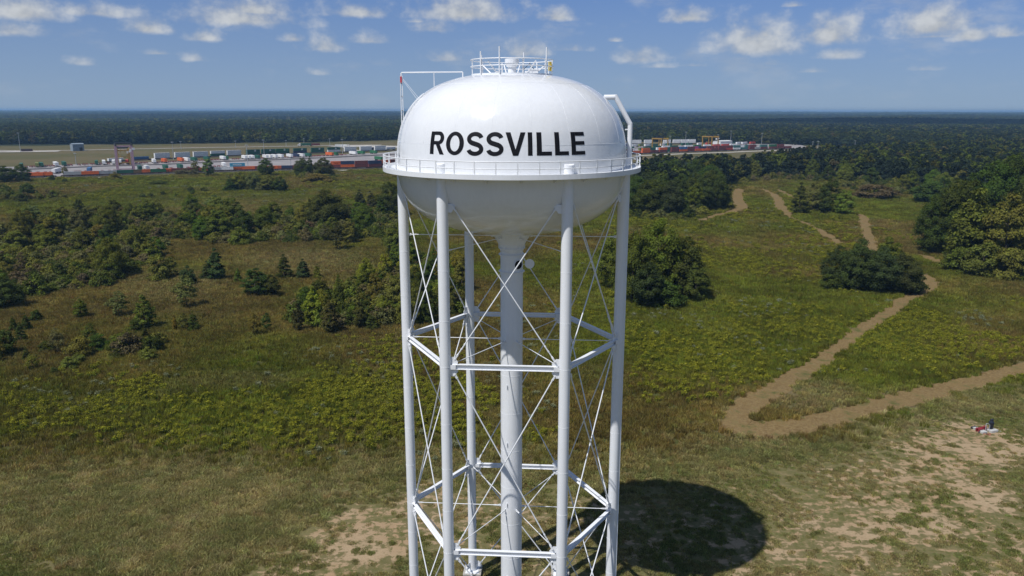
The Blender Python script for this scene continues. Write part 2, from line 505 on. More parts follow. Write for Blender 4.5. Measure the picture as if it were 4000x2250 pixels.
def spaced(lo, hi, d0, d1, step, grow, far):
    a = list(np.arange(lo, hi, step))
    s = step
    up = [hi]
    while up[-1] < far[1]:
        s *= grow; up.append(up[-1] + s)
    s = step
    dn = [lo]
    while dn[-1] > far[0]:
        s *= grow; dn.append(dn[-1] - s)
    return np.array(sorted(set(dn[1:] + a + up)))
def build_ground():
    xs = spaced(-150, 180, 0, 0, 1.3, 1.07, (-17000, 17000))
    ys = spaced(-45, 250, 0, 0, 1.3, 1.05, (-4000, 17000))
    X, Y = np.meshgrid(xs, ys)
    x, y = X.ravel(), Y.ravel()
    dx, dy = to_disp(x, y)
    front = y > CAM[1] + 25
    z = height(x, y)
    pad = (pad_mask(dx, dy) & front) | (~front)
    sand = np.where(front, sand_mask(dx, dy), .35) * pad
    straw = np.where(front, straw_mask(dx, dy), .3)
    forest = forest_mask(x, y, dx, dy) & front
    nx, ny = len(xs), len(ys)
    idx = np.arange(nx * ny).reshape(ny, nx)
    loops = np.stack([idx[:-1, :-1], idx[:-1, 1:], idx[1:, 1:], idx[1:, :-1]], -1).reshape(-1, 4)
    me = fast_mesh('ground', np.stack([x, y, z], 1), loops, 4, M['ground'], smooth=True)
    worn = np.zeros(len(x)); nearp = (np.abs(x) < 260) & (y > 0) & (y < 420)
    worn[nearp] = np.clip(1 - path_clear(x[nearp], y[nearp]) / 2.4, 0, 1)
    for nm, arr in (('worn', worn), ('sand', sand), ('straw', straw), ('forest', forest), ('pad', pad)):
        a = me.attributes.new(nm, 'FLOAT', 'POINT')
        a.data.foreach_set('value', np.asarray(arr, np.float32))
    o = link(bpy.data.objects.new('ground', me))
    tag(o, kind='structure')
def ground_mat():
    m, t, out = new_mat('meadow_ground')
    b = t.n('ShaderNodeBsdfPrincipled'); t.l(b.outputs[0], out.inputs[0])
    b.inputs['Roughness'].default_value = 0.95
    b.inputs['Specular IOR Level'].default_value = 0.1
    tc = t.n('ShaderNodeTexCoord'); o = tc.outputs['Object']
    def attr(n): return t.n('ShaderNodeAttribute', attribute_type='GEOMETRY', attribute_name=n).outputs['Fac']
    sand, straw, forest, pad = attr('sand'), attr('straw'), attr('forest'), attr('pad')
    big = t.noise(o, .018, 4.0); mid = t.noise(o, .13, 5.0, .6); fine = t.noise(o, 1.3, 5.0, .65); tiny = t.noise(o, 5.0, 4.0, .7)
    mp = t.n('ShaderNodeMapping'); mp.inputs['Rotation'].default_value = (0, 0, R(-28)); mp.inputs['Scale'].default_value = (.28, 1.3, 1)
    t.l(o, mp.inputs['Vector'])
    streak = t.noise(mp.outputs[0], .75, 5.0, .62, dist=.6)
    g1 = t.mix(t.ramp(mid, .35, .65), (.050, .058, .014), (.082, .072, .028))
    g2 = t.mix(t.ramp(big, .38, .62), g1, (.064, .076, .016))
    g2 = t.mix(t.ramp(fine, .3, .75), g2, (.092, .088, .032))
    sp = t.n('ShaderNodeSeparateXYZ'); t.l(o, sp.inputs[0])
    wide = t.noise(o, .007, 5.0, .65)
    dryfield = t.mix(t.ramp(wide, .38, .62), (.098, .090, .034), (.135, .108, .052))
    g2 = t.mix(t.ramp(sp.outputs[1], 560.0, 700.0), g2, dryfield)
    padc = t.mix(t.ramp(fine, .35, .65), (.105, .108, .034), (.185, .155, .072))
    padc = t.mix(t.ramp(mid, .4, .65), padc, (.15, .128, .058))
    c = t.mix(pad, g2, padc)
    sfac = t.math('MULTIPLY', straw, t.ramp(t.math('ADD', t.math('MULTIPLY', streak, .7), t.math('MULTIPLY', fine, .3)), .3, .62))
    c = t.mix(sfac, c, (.20, .168, .078))
    # bare sandy soil shows where the turf is thin
    blot = t.noise(o, .85, 5.0, .66, dist=.4)
    k = t.math('ADD', t.math('MULTIPLY', streak, .30), t.math('ADD', t.math('MULTIPLY', blot, .55), t.math('MULTIPLY', tiny, .15)))
    k = t.math('ADD', k, t.math('MULTIPLY', t.math('SUBTRACT', mid, .5), .30))
    k = t.math('ADD', k, t.math('MULTIPLY', t.math('SUBTRACT', sand, .78), .26))
    sf = t.ramp(k, .440, .505)
    sf = t.math('MULTIPLY', sf, t.ramp(sand, .01, .12))
    rr = t.vec('LENGTH', t.vec('MULTIPLY', o, (1, .92, 0)).outputs[0]).outputs['Value']
    wav = t.math('SINE', t.math('ADD', t.math('MULTIPLY', rr, 2.1), t.math('MULTIPLY', mid, 7.0)))
    trk = t.math('MULTIPLY', t.ramp(wav, .72, .97), t.math('MULTIPLY', t.ramp(t.noise(o, .06, 3.0), .48, .6), t.ramp(rr, 14.0, 20.0)))
    trk = t.math('MULTIPLY', trk, t.math('MULTIPLY', pad, t.ramp(rr, 60.0, 40.0)))
    sf = t.math('MAXIMUM', sf, t.math('MULTIPLY', trk, t.ramp(fine, .4, .55, 0.0, .75)))
    sandc = t.mix(t.ramp(mid, .3, .7), (.37, .245, .138), (.42, .32, .20))
    rr = t.vec('LENGTH', t.vec('MULTIPLY', o, (1, .92, 0)).outputs[0]).outputs['Value']
    wav = t.math('SINE', t.math('ADD', t.math('MULTIPLY', rr, 2.1), t.math('MULTIPLY', mid, 7.0)))
    trk = t.math('MULTIPLY', t.ramp(wav, .72, .97), t.math('MULTIPLY', t.ramp(t.noise(o, .06, 3.0), .48, .6), t.ramp(rr, 14.0, 20.0)))
    trk = t.math('MULTIPLY', trk, t.math('MULTIPLY', pad, t.ramp(rr, 60.0, 40.0)))
    sf = t.math('MAXIMUM', sf, t.math('MULTIPLY', trk, t.ramp(fine, .4, .55, 0.0, .75)))
    sandc = t.mix(t.ramp(tiny, .3, .8), sandc, (.30, .21, .12))
    c = t.mix(sf, c, sandc)
    worn = t.math('MULTIPLY', attr('worn'), t.ramp(fine, .35, .6))
    c = t.mix(worn, c, (.16, .118, .062))
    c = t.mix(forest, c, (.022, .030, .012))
    t.l(c, b.inputs['Base Color'])
    bp = t.n('ShaderNodeBump'); bp.inputs['Strength'].default_value = .55; bp.inputs['Distance'].default_value = .22
    t.l(t.math('ADD', fine, t.math('MULTIPLY', tiny, .5)), bp.inputs['Height']); t.l(bp.outputs[0], b.inputs['Normal'])
    return m
M['ground'] = ground_mat()
build_ground()

def path_mat():
    m, t, out = new_mat('mown_soil')
    b = t.n('ShaderNodeBsdfPrincipled'); t.l(b.outputs[0], out.inputs[0])
    b.inputs['Roughness'].default_value = 0.95; b.inputs['Specular IOR Level'].default_value = .1
    tc = t.n('ShaderNodeTexCoord'); o = tc.outputs['Object']
    n1 = t.noise(o, .25, 5.0, .6); n2 = t.noise(o, 2.2, 5.0, .7); n3 = t.noise(o, 9.0, 3.0, .7)
    c = t.mix(t.ramp(n1, .3, .7), (.138, .088, .036), (.205, .138, .058))
    c = t.mix(t.ramp(n2, .35, .7), c, (.255, .185, .086))
    c = t.mix(t.ramp(n3, .5, .8), c, (.065, .05, .026))
    c = t.mix(t.ramp(t.math('ADD', n1, t.math('MULTIPLY', n2, .5)), .78, .95), c, (.10, .098, .032))
    t.l(c, b.inputs['Base Color'])
    bp = t.n('ShaderNodeBump'); bp.inputs['Strength'].default_value = .5; bp.inputs['Distance'].default_value = .1
    t.l(n2, bp.inputs['Height']); t.l(bp.outputs[0], b.inputs['Normal'])
    return m
M['path'] = path_mat()
def strip(name, P, w, mat, lift, cross=(-1, -.5, 0, .5, 1), jitter=0.05, seed=1):
    rg = np.random.default_rng(seed)
    T = np.gradient(P, axis=0); T /= np.linalg.norm(T, axis=1)[:, None]
    N = np.stack([-T[:, 1], T[:, 0]], 1)
    jit = 1 + jitter * rg.normal(size=(len(P), 2))
    V = []
    for i in range(len(P)):
        for c in cross:
            q = P[i] + N[i] * w[i] * c * (jit[i, 0] if c < 0 else jit[i, 1])
            V.append((q[0], q[1], float(height(q[0], q[1])) + lift))
    k = len(cross)
    F = [(i * k + j + 1, i * k + j, (i + 1) * k + j, (i + 1) * k + j + 1) for i in range(len(P) - 1) for j in range(k - 1)]
    me = mesh_from(name, V, F, [mat], True)
    o = link(bpy.data.objects.new(name, me))
    return o
for i, (nm, P, w) in enumerate(PATH_LINES):
    tag(strip(nm, P, w, M['path'], 0.05 + .006 * i, seed=i + 3), kind='structure')

# ------------------------------------------------------------------ the water tower
HEX = R(-3.76)
RL, LEG_R = 9.9, 0.46
LEG = [Vector((RL * math.cos(HEX + R(-120 + 60 * k)), RL * math.sin(HEX + R(-120 + 60 * k)), 0)) for k in range(6)]
Z_A, Z_B = 30.45, 13.35
TA, TZ, TB1, TN1, TB2, TN2 = 10.06, 46.62, 7.71, 2.63, 6.10, 2.47
def r_top(z):
    q = min(1.0, max(0.0, (z - TZ) / TB1)); return TA * (1 - q ** TN1) ** (1 / TN1)
def z_top(r):
    q = min(1.0, r / TA); return TZ + TB1 * (1 - q ** TN1) ** (1 / TN1)
def on_shell(az_deg, z, off=0.0):
    """a point on the upper shell, azimuth 0 faces the camera"""
    r = r_top(z) + off; a = R(az_deg)
    return Vector((r * math.sin(a), -r * math.cos(a), z))
tower = empty('water_tower', (0, 0, 0))
tag(tower, 'tall white six-legged steel water tower lettered ROSSVILLE', 'water tower')

def build_tank():
    mb = MB()
    prof = []
    for i in range(49):
        t = math.pi / 2 * (1 - i / 48)
        c, s = max(math.cos(t), 0.0), math.sin(t)
        prof.append((max(TA * c ** (2 / TN2), 0.9), TZ - TB2 * s ** (2 / TN2)))
    for i in range(1, 57):
        t = math.pi / 2 * i / 56
        c, s = max(math.cos(t), 0.0), math.sin(t)
        prof.append((TA * c ** (2 / TN1) if i < 56 else 0.02, TZ + TB1 * s ** (2 / TN1)))
    # drop points that pile up
    p2 = [prof[0]]
    for p in prof[1:]:
        if math.hypot(p[0] - p2[-1][0], p[1] - p2[-1][1]) > 0.03: p2.append(p)
    mb.lathe(p2, 128)
    tank = mb.build('tank', M['tank'], tower, smooth=True)
    tag(tank, 'rounded white gloss tank')
    # welded seams between the courses of plate
    for z in (48.62, 53.35):
        s = MB(); s.ring(r_top(z) + .001, z, .012, 160, 6); s.build('weld_seam', M['steel'], tank, smooth=True)
    for k in range(20):
        s = MB()
        pts = [on_shell(9 + 18 * k, 48.65 + (53.3 - 48.65) * i / 20, .001) for i in range(21)]
        s.pipe(pts, .009, 5); s.build('weld_seam', M['steel'], tank, smooth=True)
    return tank
tank = build_tank()

# painted letters, wrapped on the shell
def letters():
    H, T, TH = 1.74, .395, .285
    def quadgrid(a, b, c, d, nu=8, nv=8):
        """a-b bottom, d-c top, bilinear"""
        a, b, c, d = (np.array(p, float) for p in (a, b, c, d))
        g = [[(a * (1 - u) + b * u) * (1 - v) + (d * (1 - u) + c * u) * v for u in np.linspace(0, 1, nu + 1)] for v in np.linspace(0, 1, nv + 1)]
        return g
    def rect(x0, y0, x1, y1): return quadgrid((x0, y0), (x1, y0), (x1, y1), (x0, y1), max(1, int((x1 - x0) / .12)), max(1, int((y1 - y0) / .12)))
    def ribbon(c, th):
        c = np.array(c, float); t = np.gradient(c, axis=0); t /= np.linalg.norm(t, axis=1)[:, None]
        n = np.stack([-t[:, 1], t[:, 0]], 1)
        th = np.asarray(th)[:, None] if np.ndim(th) else np.full((len(c), 1), th)
        return [list(c - n * th / 2), list(c), list(c + n * th / 2)]
    def arc(cx, cy, rx, ry, a0, a1, n): return [(cx + rx * math.cos(R(a)), cy + ry * math.sin(R(a))) for a in np.linspace(a0, a1, n)]
    def shape(ch, w):
        if ch == 'I': return [rect(0, 0, w, H)]
        if ch == 'L': return [rect(0, 0, T, H), rect(T, 0, w, TH + .01)]
        if ch == 'E': return [rect(0, 0, T, H), rect(T, 0, w, TH), rect(T, H / 2 - TH / 2 + .03, w - .04, H / 2 + TH / 2 + .03), rect(T, H - TH, w, H)]
        if ch == 'V':
            m = w / 2
            return [quadgrid((m - .2, 0), (m, .46), (.385, H), (0, H), 4, 10), quadgrid((m, .46), (m + .2, 0), (w, H), (w - .385, H), 4, 10),
                    quadgrid((m - .2, 0), (m + .2, 0), (m + .002, .459), (m - .002, .459), 3, 3)]
        if ch == 'O':
            a = np.linspace(0, 2 * math.pi, 49)
            po = [(w / 2 + w / 2 * math.cos(t), H / 2 + (H / 2 + .02) * math.sin(t)) for t in a]
            pi = [(w / 2 + (w / 2 - .38) * math.cos(t), H / 2 + (H / 2 - .265) * math.sin(t)) for t in a]
            pm = [((p[0] + q[0]) / 2, (p[1] + q[1]) / 2) for p, q in zip(po, pi)]
            return [[list(map(np.array, po)), list(map(np.array, pm)), list(map(np.array, pi))]]
        if ch == 'S':
            c = arc(w / 2, 1.245, w / 2 - .175, .355, 12, 247, 26) + arc(w / 2, .475, w / 2 - .165, .355, 67, -168, 26)
            return [ribbon(c, np.interp(np.linspace(0, 1, len(c)), [0, .2, .5, .8, 1], [.34, .31, .36, .31, .34]))]
        if ch == 'R':
            c = [(T, H - .125), (.55, H - .125)] + arc(.84, H - .49, .36, .365, 90, -90, 18) + [(.55, H - .855), (T, H - .855)]
            return [rect(0, 0, T, H), ribbon(c, np.interp(np.linspace(0, 1, len(c)), [0, .1, .5, .9, 1], [.27, .27, .365, .27, .27])),
                    quadgrid((w - .41, 0), (w, 0), (.98, H - .93), (.60, H - .975), 5, 8)]
    spots = [('R', -40.1, -31.85), ('O', -30.85, -21.7), ('S', -20.35, -12.55), ('S', -11.3, -3.6), ('V', -2.8, 6.05), ('I', 7.05, 9.05), ('L', 10.95, 17.8), ('L', 19.3, 26.05), ('E', 27.5, 34.85)]
    for ch, a0, a1 in spots:
        w = R(a1 - a0) * 9.95
        mb = MB()
        for si, g in enumerate(shape(ch, w)):
            g = [[np.array(p, float) for p in row] for row in g]
            nv, nu = len(g), len(g[0])
            V = [on_shell(a0 + (a1 - a0) * p[0] / w, 47.86 + p[1], .014 + .003 * si) for row in g for p in row]
            mb.add(V, [(j * nu + i, j * nu + i + 1, (j + 1) * nu + i + 1, (j + 1) * nu + i) for j in range(nv - 1) for i in range(nu - 1)])
        o = mb.build('letter', M['letter'], tank)
        o['label'] = 'black painted letter ' + ch
letters()

def balcony():
    # floor, inner and outer stiffening channel
    f = MB()
    f.lathe([(9.9, 46.36), (11.28, 46.36), (11.28, 46.40), (9.9, 46.40)], 144)
    fl = f.build('balcony_floor', M['steel'], tower, smooth=False)
    k = MB()
    k.lathe([(11.29, 46.12), (11.33, 46.12), (11.33, 46.50), (11.29, 46.50), (11.29, 46.12)], 144)
    k.lathe([(11.12, 46.10), (11.30, 46.10), (11.30, 46.13), (11.12, 46.13)], 144)
    k.build('toe_plate', M['steel'], tower, smooth=False)
    g = MB()
    g.lathe([(10.02, 45.95), (10.25, 45.95), (10.25, 46.02), (10.09, 46.02), (10.09, 46.36)], 144)
    g.build('girder', M['steel'], tower)
    for z, r in ((47.46, .042), (46.93, .034)):
        t = MB(); t.ring(11.25, z, r, 144, 8); t.build('handrail', M['steel'], tower, smooth=True)
    post = MB()
    post.box((0, 0, .50), (.085, .07, 1.26)); post.box((0, 0, -.05), (.10, .09, .14))
    me = post.mesh('rail_post', [M['steel']])
    for i in range(43):
        a = R(-6.1 + i * 360 / 43)
        o = bpy.data.objects.new('rail_post', me); link(o, tower)
        o.location = (11.25 * math.sin(a), -11.25 * math.cos(a), 46.36); o.rotation_euler = (0, 0, a)
    br = MB()
    br.add([(0, -.02, 0), (1.15, -.02, 0), (1.15, -.02, -.12), (0, -.02, -.62), (0, .02, 0), (1.15, .02, 0), (1.15, .02, -.12), (0, .02, -.62)],
           [(0, 1, 2, 3), (7, 6, 5, 4), (0, 4, 5, 1), (1, 5, 6, 2), (2, 6, 7, 3), (3, 7, 4, 0)])
    bm = br.mesh('floor_bracket', [M['steel']])
    for i in range(24):
        a = R(4 + 15 * i)
        o = bpy.data.objects.new('floor_bracket', bm); link(o, tower)
        o.location = (10.05 * math.cos(a), 10.05 * math.sin(a), 46.34); o.rotation_euler = (0, 0, a)
balcony()

def legs():
    for k, P in enumerate(LEG):
        mb = MB()
        n = 28
        u = Vector((P.x, P.y, 0)).normalized()
        V, F = [], []
        zs = [0.55, 6.5, Z_B, 19, 24.7, Z_A, 36, 41.5, None]
        for z in zs:
            for i in range(n):
                a = 2 * math.pi * i / n
                d = Vector((LEG_R * math.cos(a), LEG_R * math.sin(a), 0))
                zz = z if z is not None else 47.22 - .30 * d.dot(u)
                V.append((P.x + d.x, P.y + d.y, zz))
        for j in range(len(zs) - 1):
            for i in range(n):
                F.append((j * n + i, j * n + (i + 1) % n, (j + 1) * n + (i + 1) % n, (j + 1) * n + i))
        F.append(tuple(range((len(zs) - 1) * n, len(zs) * n)))
        mb.add(V, F)
        leg = mb.build('leg', M['steel'], tower, auto=50)
        for z in (6.5, 10.2, Z_B + .02, 17.4, 21.3, 25.4, Z_A + .02, 34.4, 38.6):
            s = MB()
            V = []
            s.ring(LEG_R + .001, 0, .013, 28, 6)
            o = s.build('weld_seam', M['steel'], leg, smooth=True); o.location = (P.x, P.y, z)
        # base plate, bolts
        b = MB(); b.box((P.x, P.y, .52), (1.35, 1.35, .08), rz=HEX); b.box((P.x, P.y, .47), (1.5, 1.5, .03), rz=HEX)
        b.build('base_plate', M['steel'], leg)
        ft = MB(); ft.box((P.x, P.y, .18), (2.0, 2.0, .56), rz=HEX)
        ft.build('footing', M['concrete'], tower)
legs()

def beam_section(mb, a, b, h=.42, w=.34, t=.028):
    """a wide-flange beam lying on its side: two flanges top and bottom, a web between"""
    a, b = Vector(a), Vector(b)
    d = (b - a).normalized(); s = Vector((-d.y, d.x, 0)); up = Vector((0, 0, 1))
    def slab(c0, hw, hz):
        V = []
        for p in (a, b):
            for q in ((-hw, -hz), (hw, -hz), (hw, hz), (-hw, hz)):
                V.append(tuple(p + s * q[0] + up * (q[1] + c0)))
        mb.add(V, [(0, 1, 2, 3), (7, 6, 5, 4), (0, 4, 5, 1), (1, 5, 6, 2), (2, 6, 7, 3), (3, 7, 4, 0)])
    slab(h / 2 - t / 2, w / 2, t / 2); slab(-h / 2 + t / 2, w / 2, t / 2); slab(0, t / 2, h / 2 - t - .001)

def clevis(parent, p, d, size=.11):
    """fork, pin and turnbuckle sleeve near the end of a tie rod (p: rod end, d: unit vector into the rod)"""
    mb = MB()
    q = d.to_track_quat('Z', 'Y').to_matrix()
    s = size
    for sx in (-1, 1):
        mb.box(tuple(p + d * .22 + q @ Vector((sx * s * .42, 0, 0))), (s * .22, s * .8, .46), M=q)
    mb.tube(p + d * .08 - q @ Vector((s * .8, 0, 0)), p + d * .08 + q @ Vector((s * .8, 0, 0)), s * .28, n=8)
    mb.tube(p + d * .44, p + d * .62, s * .55, s * .38, n=8)
    return mb.build('clevis', M['steel'], parent)
def sleeve(parent, p, d):
    mb = MB(); q = d.to_track_quat('Z', 'Y').to_matrix()
    for sx in (-1, 1): mb.box(tuple(p + q @ Vector((sx * .06, 0, 0))), (.028, .07, .52), M=q)
    for sz in (-1, 1): mb.tube(p + d * (sz * .26 - .06), p + d * (sz * .26 + .06), .075, n=8)
    return mb.build('turnbuckle', M['steel'], parent)
def tie_rod(a, b, r, name='brace_rod', buckle=True):
    a, b = Vector(a), Vector(b)
    d = (b - a).normalized()
    mb = MB(); mb.tube(a + d * .25, b - d * .25, r, n=10)
    o = mb.build(name, M['steel'], tower, auto=50)
    clevis(o, a, d, r * 3.2); clevis(o, b, -d, r * 3.2)
    if buckle: sleeve(o, a + d * 1.35, d)
    return o
def gusset(parent, c, along, up_sign, w=.62, h=.62):
    """plate in the plane of the bay, welded to the leg"""
    mb = MB(); a = along.normalized(); n = Vector((-a.y, a.x, 0)); z = Vector((0, 0, 1)) * up_sign
    pts = [c, c + a * w * .92, c + a * w + z * h * .35, c + a * w * .45 + z * h, c + z * h]
    V = [tuple(p - n * .016) for p in pts] + [tuple(p + n * .016) for p in pts]
    k = len(pts)
    F = [tuple(range(k - 1, -1, -1)), tuple(range(k, 2 * k))] + [(i, (i + 1) % k, k + (i + 1) % k, k + i) for i in range(k)]
    mb.add(V, F)
    mb.build('gusset_plate', M['steel'], parent)
def bracing():
    for z in (Z_A, Z_B):
        for k in range(6):
            P, Q = LEG[k], LEG[(k + 1) % 6]
            d = (Q - P).normalized()
            mb = MB()
            beam_section(mb, P + d * (LEG_R + .12) + Vector((0, 0, z)), Q - d * (LEG_R + .12) + Vector((0, 0, z)))
            st = mb.build('strut', M['steel'], tower)
            for S, e in ((P, d), (Q, -d)):
                c = S + e * (LEG_R - .02) + Vector((0, 0, z))
                gusset(st, c + Vector((0, 0, .215)), e, 1); gusset(st, c + Vector((0, 0, -.215)), e, -1)
                nrm = Vector((-e.y, e.x, 0)); cc = c + e * .22
                for sg in (-1, 1):
                    pl = MB(); pl.box(tuple(cc + nrm * sg * .185), (.46, .018, .40), rz=math.atan2(e.y, e.x))
                    pl.build('splice_plate', M['steel'], st)
    panels = [(Z_A + .58, 43.9, .052), (Z_B + .58, Z_A - .58, .056), (1.15, Z_B - .58, .058)]
    for z0, z1, r in panels:
        for k in range(6):
            P, Q = LEG[k], LEG[(k + 1) % 6]
            d = (Q - P).normalized(); n = Vector((-d.y, d.x, 0))
            a0 = P + d * (LEG_R + .30); b0 = Q - d * (LEG_R + .30)
            off = n * .075
            tie_rod(a0 + Vector((0, 0, z0)) + off, b0 + Vector((0, 0, z1)) + off, r)
            tie_rod(b0 + Vector((0, 0, z0)) - off, a0 + Vector((0, 0, z1)) - off, r)
            if z1 > 40 or z0 < 2:
                for S, e in ((P, d), (Q, -d)):
                    zz = z1 + .1 if z1 > 40 else z0 - .2
                    gusset(tower, S + e * (LEG_R - .02) + Vector((0, 0, zz)), e, -1 if z1 > 40 else 1, .6, .7)
    # spider rods from every leg in to the riser
    for z in (40.15, Z_A - .05, Z_B - .05):
        for k in range(6):
            P = LEG[k]; u = P.normalized()
            rr = 1.75 if z > 40 else 1.10
            tie_rod(u * (RL - LEG_R - .12) + Vector((0, 0, z)), u * (rr + .10) + Vector((0, 0, z)), .036, 'spider_rod', False)
            lug = MB(); lug.box(tuple(u * (rr - .03) + Vector((0, 0, z))), (.34, .05, .22), rz=math.atan2(u.y, u.x))
            lug.build('rod_lug', M['steel'], tower)
            lug = MB(); lug.box(tuple(u * (RL - LEG_R - .08) + Vector((0, 0, z))), (.30, .05, .24), rz=math.atan2(u.y, u.x))
            lug.build('rod_lug', M['steel'], tower)
bracing()

def riser():
    mb = MB()
    mb.lathe([(1.03, .35), (1.03, 38.75)], 56)
    r = mb.build('riser_pipe', M['steel'], tower, smooth=True)
    for z in (4.2, 8.0, 11.7, 15.6, 19.4, 23.2, 27.0, 30.9, 34.0):
        s = MB(); s.ring(1.03, z, .014, 56, 6); s.build('weld_seam', M['steel'], r, smooth=True)
    c = MB()
    c.lathe([(1.02, 38.7), (1.10, 38.9), (1.14, 39.15), (1.25, 39.5), (1.55, 40.0), (1.72, 40.32), (1.82, 40.62), (1.9, 40.9)], 56)
    c.build('riser_cone', M['steel'], tower, smooth=True)
    for z, rr, h in ((39.32, 1.20, .08), (39.05, 1.20, .08), (38.45, 1.19, .09), (36.88, 1.19, .09)):
        f = MB(); f.lathe([(1.02, z - h / 2), (rr, z - h / 2), (rr, z + h / 2), (1.02, z + h / 2)], 56); f.build('flange_ring', M['steel'], r)
    for k in range(6):
        a = HEX + R(60 * k)
        for z in (39.18,):
            t = MB(); t.box((1.16 * math.cos(a), 1.16 * math.sin(a), z), (.12, .07, .36), rz=a); t.build('stiffener', M['steel'], r)
    # manway: open round hatch with the cover swung out to the right
    a = R(33.0)
    ctr = Vector((1.035 * math.sin(a), -1.035 * math.cos(a), 37.62)); nrm = Vector((math.sin(a), -math.cos(a), 0)); tan = Vector((math.cos(a), math.sin(a), 0))
    h = MB(); h.tube(ctr - nrm * .22, ctr + nrm * .06, .40, n=32)
    h.build('manway', M['hole_shade'], r)  # solid black plug, stands for the shaded inside of the pipe
    nk = MB()
    V, F = [], []
    for d, rr in ((-.1, .46), (.10, .46), (.10, .40), (-.1, .40)):
        for i in range(32):
            t = 2 * math.pi * i / 32
            V.append(tuple(ctr + nrm * d + tan * (rr * math.cos(t)) + Vector((0, 0, rr * math.sin(t)))))
    for j in range(3):
        for i in range(32): F.append((j * 32 + i, j * 32 + (i + 1) % 32, (j + 1) * 32 + (i + 1) % 32, (j + 1) * 32 + i))
    nk.add(V, F); nk.build('manway_neck', M['steel'], r)
    cv = MB(); c2 = Vector((1.62, -.62, 37.66)); cv.tube(c2 + Vector((0, -.03, 0)), c2 + Vector((.01, .03, 0)), .44, n=32)
    cv.tube(ctr + tan * .42 + nrm * .1, c2 + Vector((-.3, .05, 0)), .03, n=6)
    cv.build('manway_cover', M['steel'], r, auto=40)
    for z in (20.2, 30.95, 13.9, 6.0, 26.0):
        t = MB(); t.box((-.42, -.99, z), (.045, .16, .36)); t.build('step_lug', M['steel'], r)
    base = MB(); base.lathe([(0.02, .02), (1.7, .02), (1.7, .38), (0.02, .38)], 32); base.build('footing', M['concrete'], tower)
riser()

def roof():
    p = MB()
    zr = z_top(3.45)
    p.lathe([(3.50, zr - .12), (3.50, zr + .10), (3.44, zr + .10), (3.44, zr - .1)], 96)
    p.build('roof_curb', M['steel'], tower)
    for z in (55.42, 54.86):
        t = MB(); t.ring(3.56, z, .042, 96, 8); t.build('roof_rail', M['steel'], tower, smooth=True)
    for az in (-78, -47, -17, 15, 54, 82, 112, 140, 163, 195, 229, 262):
        a = R(az); b = MB()
        b.box((3.48 * math.sin(a), -3.48 * math.cos(a), (zr + 55.40) / 2), (.11, .07, 55.40 - zr), rz=a)
        b.build('roof_rail_post', M['steel'], tower)
    for az, top in ((-46.6, 56.0), (-16.7, 56.33), (162.8, 56.33), (53.2, 56.36), (229, 56.0)):
        a = R(az); b = MB(); b.tube((3.60 * math.sin(a), -3.60 * math.cos(a), zr - .06), (3.60 * math.sin(a), -3.60 * math.cos(a), top), .058, n=8)
        b.build('antenna_post', M['steel'], tower, auto=50)
    for az in (-128, 118, -35, 35, 168, 192):
        a = R(az); b = MB(); b.tube((3.45 * math.sin(a), -3.45 * math.cos(a), 55.22), (2.25 * math.sin(a), -2.25 * math.cos(a), z_top(2.25) + .04), .06, n=6)
        b.box((2.2 * math.sin(a), -2.2 * math.cos(a), z_top(2.2) + .08), (.24, .24, .2), rz=a)
        b.build('knee_brace', M['steel'], tower)
    v = MB()
    v.lathe([(.36, z_top(.4) - .1), (.36, 54.85), (.50, 54.92), (.55, 55.18), (.62, 55.2), (.62, 55.52), (.56, 55.55), (.02, 55.56)], 40)
    v.build('roof_vent', M['steel'], tower, auto=35)
    h = MB(); hx, hy = 1.9, .9
    h.box((hx, hy, z_top(2.1) + .18), (.75, .75, .36)); h.box((hx, hy, z_top(2.1) + .4), (.84, .84, .06))
    h.build('roof_hatch', M['steel'], tower)
    for k, az in enumerate((66, 72, 74, 79)):
        a = R(az); pts = []
        b = MB()
        for i in range(12):
            s = i / 11
            pts.append((3.42 * math.sin(a), -3.42 * math.cos(a) + .05 * math.sin(s * 9), 55.25 - .75 * s - .02 * math.cos(s * 8)))
        b.pipe(pts, .045, 6)
        b.build('chain', M['chain'], tower, smooth=True)
    t = MB(); t.tube((1.55, .5, 55.2), (2.1, 1.3, 54.55), .03, n=6); t.tube((1.55, .5, 55.2), (.9, .9, 54.6), .025, n=6); t.tube((1.55, .5, 55.2), (1.62, .2, 54.7), .02, n=6)
    t.build('hatch_davit', M['darkmetal'], tower)
roof()

def gauge():
    """level indicator: a tall board on the left, a pipe over the roof, a red target"""
    y = .4
    t = MB()
    t.pipe([(-9.66, y, 53.9), (-9.66, y, 54.36), (-9.60, y, 54.41), (-4.35, y, 54.47), (-4.29, y, 54.43), (-4.29, y, z_top(4.3) - .05)], .055, 8)
    t.tube((-6.8, y, 54.42), (-6.8, y, z_top(6.8) - .05), .035, n=6)
    t.build('gauge_pipe', M['steel'], tower, auto=50)
    b = MB()
    for x in (-9.74, -9.58): b.box((x, y, (46.4 + 54.15) / 2), (.055, .10, 54.15 - 46.4))
    for i in range(9): b.box((-9.66, y + .02, 46.8 + i * .88), (.105, .03, .06))
    b.build('gauge_board', M['steel'], tower)
    m = MB(); m.box((-9.68, y - .09, 53.82), (.14, .06, .52)); m.build('gauge_target', M['redmark'], tower)
    m = MB(); m.box((-9.66, y - .09, 53.5), (.10, .05, .08)); m.box((-9.64, y - .1, 52.4), (.07, .04, .07)); m.box((-9.64, y - .1, 51.2), (.07, .04, .07)); m.build('gauge_clip', M['darkmetal'], tower)
    for dx in (0, .12):
        w = MB(); w.tube((-9.55, y, 53.92 - dx), (-8.05 - dx, y - 1.0, z_top(8.15) + .02 - dx), .013, n=5); w.build('guy_wire', M['steel'], tower)
gauge()

